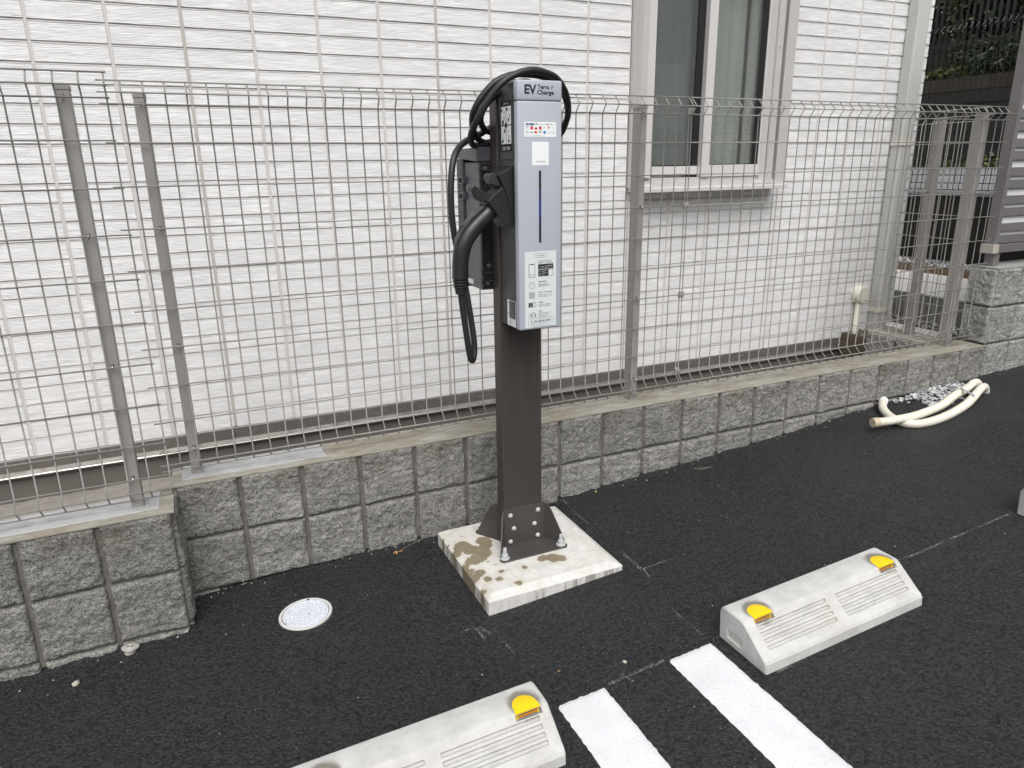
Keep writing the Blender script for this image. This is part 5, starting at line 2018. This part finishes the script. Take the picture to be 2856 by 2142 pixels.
# ------------------------------------------------------------------ the passage and slope beyond the house corner
def build_beyond():
    rn = random.Random(11)
    def struct(name, mb, mat, smooth=False):
        return obj(name, mb.mesh(name, mat, smooth), kind='structure')
    m = MB()
    m.box(4.0, 4.80, 0.15, 12, -0.3, 0.098)
    struct('passage_ground', m, 'soil')
    m = MB()
    m.box(-6, 3.99, 0.149, D + 0.05, -0.7, -0.22)
    struct('gap_ground', m, 'rough_fill')  # height and pale colour chosen to bounce added light onto the plinth
    m = MB()
    nx, ny = 60, 20
    for j in range(ny + 1):
        for i in range(nx + 1):
            x, y = -3 + 2.995 * i / nx, -0.039 + (D + 0.04) * j / ny
            m.v.append((x, y, -0.118 + 0.006 * noise.noise(Vector((x * 14, y * 14, 0))) + 0.003 * noise.noise(Vector((x * 50, y * 50, 0)))))
    for j in range(ny):
        for i in range(nx):
            a = j * (nx + 1) + i
            m.f.append((a, a + 1, a + nx + 2, a + nx + 1)); m.mi.append(0)
    struct('backfill', m, 'rough_fill', True)
    m = MB()
    m.bbox(4.405, 4.535, 0.5, 11, 0.0, 0.106, 0.004)
    struct('concrete_strip', m, 'concrete_pale')
    gm = MB()
    for k in range(900):
        x = rn.choice((rn.uniform(4.54, 4.775), rn.uniform(4.01, 4.40)))
        y = rn.uniform(0.2, 2.4)
        pebble_geo(gm, (x, y, 0.104 + rn.uniform(0, 0.006)), rn.uniform(0.006, 0.013), rn)
    for k in range(900):
        x, y = rn.uniform(5.72, 6.0), rn.uniform(0.9, 3.4)
        pebble_geo(gm, (x, y, 0.335 + rn.uniform(0, 0.01)), rn.uniform(0.008, 0.018), rn)
    obj('passage_gravel', gm.mesh('passage_gravel', 'pebble', True), label='grey gravel strips in the passage beyond the house corner', cat='gravel', kind='stuff')
    w1 = thing('low_wall', 'low grey concrete kerb wall with a wide white top beyond the house corner', 'low wall', (4.8, 1.5, 0.1))
    part('wall_face', MB().bbox(4.78, 4.90, -0.0 + 0.16, 11, 0.0, 0.272, 0.003), 'concrete', w1)
    part('wall_top', MB().bbox(4.775, 5.67, 0.16, 11, 0.2725, 0.284, 0.003), 'concrete_pale', w1)
    part('edging_board', MB().bbox(5.672, 5.70, 0.16, 11, 0.2, 0.335, 0.003), 'timber_edge', w1)
    m = MB(); m.box(5.70, 6.0, 0.16, 11, 0.1, 0.333)
    struct('gravel_terrace', m, 'soil')
    # dark lower retaining wall
    w2 = thing('retaining_wall', 'dark damp lower retaining wall below the black mesh fence', 'retaining wall', (6.0, 2, 0.3))
    part('wall_face', MB().box(6.0, 6.2, -3, 14, 0.0, 0.885), 'wet_wall', w2)
    part('wall_top', MB().bbox(5.985, 6.3, -3, 14, 0.886, 0.912, 0.004), 'road', w2)
    # sloping road
    m = MB()
    m.add([(6.2, -3, 0.905), (11.0, -3, 1.05), (11.0, 16, 1.05), (6.2, 16, 0.905)], [(0, 1, 2, 3)])
    struct('road', m, 'road')
    # black mesh fence
    f = thing('mesh_fence', 'black wire mesh fence on the slope beyond the house corner', 'fence', (6.12, 2.0, 0.912))
    m = MB()
    zt = 2.23
    y = -0.6
    while y < 5.0:
        m.tube([(6.125, y, 0.93), (6.115, y, 0.96), (6.125, y, 0.99), (6.125, y, zt - 0.10), (6.09, y, zt - 0.05), (6.125, y, zt)], 0.0034, 5)
        y += 0.05
    for z in (0.93, 0.985, 1.05, 1.16, 1.27, 1.38, 1.49, 1.60, 1.71, 1.82, 1.93, 2.03, zt - 0.10, zt):
        m.tube([(6.120, -0.62, z), (6.120, 5.0, z)], 0.0038, 5)
    m.tube([(6.086, -0.62, zt - 0.05), (6.086, 5.0, zt - 0.05)], 0.003, 5)
    part('wire_mesh', m, 'black_wire', f, kind='stuff')
    for y in (-0.4, 4.2):
        part('post', MB().bbox(6.13, 6.17, y, y + 0.04, 0.9, 2.2, 0.002), 'black_wire', f)
    dr = MB()
    for k in range(26):
        y = rn.uniform(1.6, 2.9); z = rn.choice((zt - 0.004, zt - 0.054, zt - 0.104, 2.026))
        dr.lathe((6.118 if z != zt - 0.054 else 6.084, y, z - 0.003), [(0.001, -0.0032), (0.0032, -0.001), (0.0032, 0.001), (0.001, 0.003)], 6)
    part('water_drop', dr, 'white', f, True, kind='stuff')
    # upper retaining wall of dark blocks
    w3 = thing('retaining_wall', 'upper dark mossy block retaining wall with plants on top', 'retaining wall', (11.0, 5, 1.0))
    part('mortar_core', MB().box(11.03, 11.4, -2, 16, 0.8, 2.33), 'wet_wall', w3)
    bmsh = MB().bbox(-0.025, 0.06, -0.396, 0.396, -0.091, 0.091, 0.005).mesh('block', 'mossy_block')
    bcap = MB().bbox(-0.025, 0.06, -0.396, 0.396, -0.091, 0.091, 0.005).mesh('block', 'mossy_cap')
    for r_ in range(7):
        zc = 2.24 - r_ * 0.19
        for k in range(9):
            o = bpy.data.objects.new('block', bmsh if r_ else bcap)
            COL.objects.link(o); o.parent = w3
            o.location = Vector((11.0 + rn.uniform(-0.006, 0.006), 2.0 + k * 0.80 + (0.4 if r_ % 2 else 0), zc)) - w3.location
    m = MB()
    m.add([(11.0, -2, 2.32), (14, -2, 2.7), (30, -2, 5), (30, 30, 5), (14, 30, 2.7), (11.0, 30, 2.32)], [(0, 1, 4, 5), (1, 2, 3, 4)])
    struct('hillside', m, 'soil')
    # bar fence
    bf = thing('bar_fence', 'tall black vertical bar fence in front of the dark trees', 'fence', (12.0, 6, 2.4))
    bar = MB().bbox(-0.012, 0.012, -0.02, 0.02, -1.2, 1.2, 0.002).mesh('bar', 'bar_paint')
    for k in range(44):
        o = bpy.data.objects.new('bar', bar)
        COL.objects.link(o); o.parent = bf
        o.location = Vector((12.0, 3.2 + k * 0.105, 3.68)) - bf.location
    for z in (2.95, 4.8):
        part('rail', MB().bbox(12.013, 12.05, 3.0, 8.0, z - 0.05, z + 0.05, 0.003), 'bar_paint', bf)

    # foliage
    def leaves(mb, n, fn, size, drop=0.3, ratio=0.42):
        for _ in range(n):
            c = Vector(fn())
            d = Vector((rn.gauss(0, 1), rn.gauss(0, 1), rn.gauss(-drop, 0.6))).normalized()
            s = d.cross(Vector((rn.gauss(0, 1), rn.gauss(0, 1), rn.gauss(0, 1)))).normalized()
            L = size * rn.uniform(0.6, 1.3)
            wv = L * ratio * 0.5
            mb.add([c, c + d * L * 0.5 + s * wv, c + d * L, c + d * L * 0.5 - s * wv], [(0, 1, 2, 3)])
    # ground plants on the terrace edge, each clump its own plant
    for (y0, nm, lb, mat, n, sz, rt, hh) in ((6.10, 'ivy_clump', 'pale ivy clump on the wall top nearest the house corner', 'leaf_light', 420, 0.07, 0.8, 0.12), (5.60, 'ivy_clump', 'yellow-green ivy clump on the wall top in the middle', 'leaf_light', 420, 0.07, 0.8, 0.12),
                                             (5.05, 'bamboo_grass', 'dark bamboo grass clump on the wall top, left of centre', 'leaf_bamboo', 520, 0.17, 0.16, 0.36), (4.55, 'bamboo_grass', 'bamboo grass clump on the wall top with long leaves, right of centre', 'leaf_bamboo', 600, 0.18, 0.16, 0.40), (4.05, 'bamboo_grass', 'bamboo grass clump on the wall top beside the slat screen', 'leaf_bamboo', 520, 0.18, 0.16, 0.42)):
        t = thing(nm, lb, 'plant', (11.3, y0, 2.35))
        m = MB()
        leaves(m, n, lambda: (11.25 + rn.uniform(-0.22, 0.45), y0 + rn.gauss(0, 0.22), 2.35 + abs(rn.gauss(0, hh * 0.6))), sz, 0.2, rt)
        part('foliage', m, mat, t)
        s_ = MB()
        for k in range(8):
            x, y = 11.3 + rn.uniform(-0.1, 0.2), y0 + rn.uniform(-0.2, 0.2)
            s_.tube([(x, y, 2.3), (x + rn.uniform(-.05, .05), y + rn.uniform(-.05, .05), 2.35 + hh)], 0.004, 5)
        part('stems', s_, 'twig', t)
    # weeds at the wall foot on the road
    for (y0, lb) in ((5.2, 'low weed tuft at the foot of the upper retaining wall, nearer the house'), (4.5, 'low weed tuft at the foot of the upper retaining wall, nearer the screen')):
        t = thing('weed_tuft', lb, 'plant', (10.85, y0, 1.05))
        m = MB()
        leaves(m, 170, lambda: (10.85 + rn.uniform(-0.12, 0.08), y0 + rn.gauss(0, 0.22), 1.05 + abs(rn.gauss(0, 0.07))), 0.075, -0.3, 0.6)
        part('foliage', m, 'leaf_light', t)
    # dead vine on the bar fence
    t = thing('vine', 'withered climbing vine on the bar fence beside the house corner', 'vine', (11.95, 6.2, 2.4))
    m = MB()
    P = spline([(11.95, 6.05, 2.4), (11.94, 6.1, 2.7), (11.93, 6.02, 3.1), (11.94, 6.12, 3.5), (11.93, 6.05, 3.9), (11.94, 6.2, 4.3)], 6)
    m.tube(P, 0.010, 5)
    m.tube(spline([(11.93, 6.02, 3.1), (11.9, 6.2, 3.4), (11.92, 6.3, 3.9)], 5), 0.007, 5)
    part('stem', m, 'bark', t)
    m = MB()
    leaves(m, 260, lambda: tuple(Vector(rn.choice(P)) + Vector((rn.gauss(-0.05, 0.05), rn.gauss(0, 0.13), rn.gauss(0, 0.1)))), 0.075, 0.4, 0.6)
    part('foliage', m, 'vine_leaf', t)
    # dark evergreen trees
    for (x, y, h, lb) in ((13.6, 7.6, 8.5, 'dense dark evergreen tree behind the bar fence, next to the house corner'), (13.9, 5.4, 9.0, 'dense dark evergreen tree filling the view behind the bar fence'), (13.5, 3.4, 8.5, 'dense dark evergreen tree behind the slat screen')):
        t = thing('evergreen_tree', lb, 'tree', (x, y, 2.6))
        tr = MB()
        tr.tube(spline([(x, y, 2.4), (x + 0.1, y - 0.05, 4.5), (x - 0.1, y + 0.1, 7.0), (x, y, h + 1)], 5), [0.17 - 0.007 * i for i in range(16)], 9)
        for k in range(9):
            a = rn.uniform(0, 6.28); z = rn.uniform(3.4, h)
            tr.tube(spline([(x, y, z), (x + 0.8 * math.cos(a), y + 0.8 * math.sin(a), z + 0.25), (x + 1.7 * math.cos(a), y + 1.7 * math.sin(a), z + 0.2)], 4), [0.055 - 0.004 * i for i in range(9)], 6)
        part('trunk', tr, 'bark', t, True)
        cl = []
        for k in range(46):
            a = rn.uniform(0, 6.28); z = rn.uniform(3.0, h + 1.5)
            rr = rn.uniform(0.5, 2.2)
            cl.append((x + rr * math.cos(a) - (0.5 if z > 4.5 else 0), y + rr * math.sin(a), z, rn.uniform(0.35, 0.7)))
        m = MB()
        def fn():
            c = rn.choice(cl)
            return (c[0] + rn.gauss(0, c[3] * 0.6), c[1] + rn.gauss(0, c[3] * 0.6), c[2] + rn.gauss(0, c[3] * 0.4))
        leaves(m, 9000, fn, 0.17, 0.3, 0.5)
        part('crown', m, 'leaf_dark', t)
    # far wood behind closing the view
    m = MB()
    leaves(m, 9000, lambda: (rn.uniform(16, 19), rn.uniform(-1, 18), 3 + abs(rn.gauss(0, 1)) * 3.2), 0.45, 0.3, 0.55)
    obj('wood', m.mesh('wood', 'leaf_dark'), label='mass of dark woodland up the slope behind the trees', cat='wood', kind='stuff')


build_beyond()


# ------------------------------------------------------------------ across the car park (seen mirrored in the window)
def build_opposite():
    t = thing('neighbour_house', 'pale neighbouring house across the car park, mirrored in the window panes', 'house', (9, -13, 0))
    part('wall', MB().box(5.5, 24, -18, -12, -0.4, 5.6), 'render_wall', t)
    part('roof', MB().prism([(-18.6, 5.55), (-15, 7.4), (-11.4, 5.55), (-11.4, 5.7), (-15, 7.6), (-18.6, 5.7)], 'x', 5.0, 24.5), 'roof', t)
    for (x, z) in ((7.5, 0.8), (11.0, 0.8), (19.5, 0.8), (7.5, 3.5), (11.0, 3.5), (15.6, 3.6), (19.5, 3.5)):
        w_ = part('window', MB().bbox(x, x + 1.5, -12.06, -11.99, z, z + 1.3, 0.01), 'alu', t)
        obj('pane', MB().box(x + 0.08, x + 1.42, -11.985, -11.98, z + 0.08, z + 1.22).mesh('pane', 'dark_pane'), w_)
    rn = random.Random(5)
    for (x, y, lb) in ((16.2, -10.6, 'round green garden tree across the car park, mirrored in the right pane'),):
        t = thing('garden_tree', lb, 'tree', (x, y, 0))
        tr = MB()
        tr.tube([(x, y, -0.2), (x + 0.1, y, 0.9), (x, y + 0.1, 1.8)], [0.14, 0.1, 0.05], 8)
        part('trunk', tr, 'bark', t, True)
        m = MB()
        for _ in range(5200):
            v = Vector((rn.gauss(0, 1), rn.gauss(0, 1), rn.gauss(0, 1))).normalized() * rn.uniform(0.5, 1.0)
            c = Vector((x + v.x * 1.2, y + v.y * 1.0, 1.5 + v.z * 0.85))
            d = Vector((rn.gauss(0, 1), rn.gauss(0, 1), rn.gauss(0, 1))).normalized()
            s = d.cross(v + Vector((0.01, 0.02, 0.03))).normalized()
            m.add([c, c + d * 0.12 + s * 0.06, c + d * 0.24, c + d * 0.12 - s * 0.06], [(0, 1, 2, 3)])
        part('crown', m, 'leaf_light', t)


build_opposite()

# wide ground under and beyond everything
_m = MB()
_m.add([(-300, -300, -0.75), (300, -300, -0.75), (300, 300, -0.75), (-300, 300, -0.75)], [(0, 1, 2, 3)])
obj('ground', _m.mesh('ground', 'soil'), kind='structure')
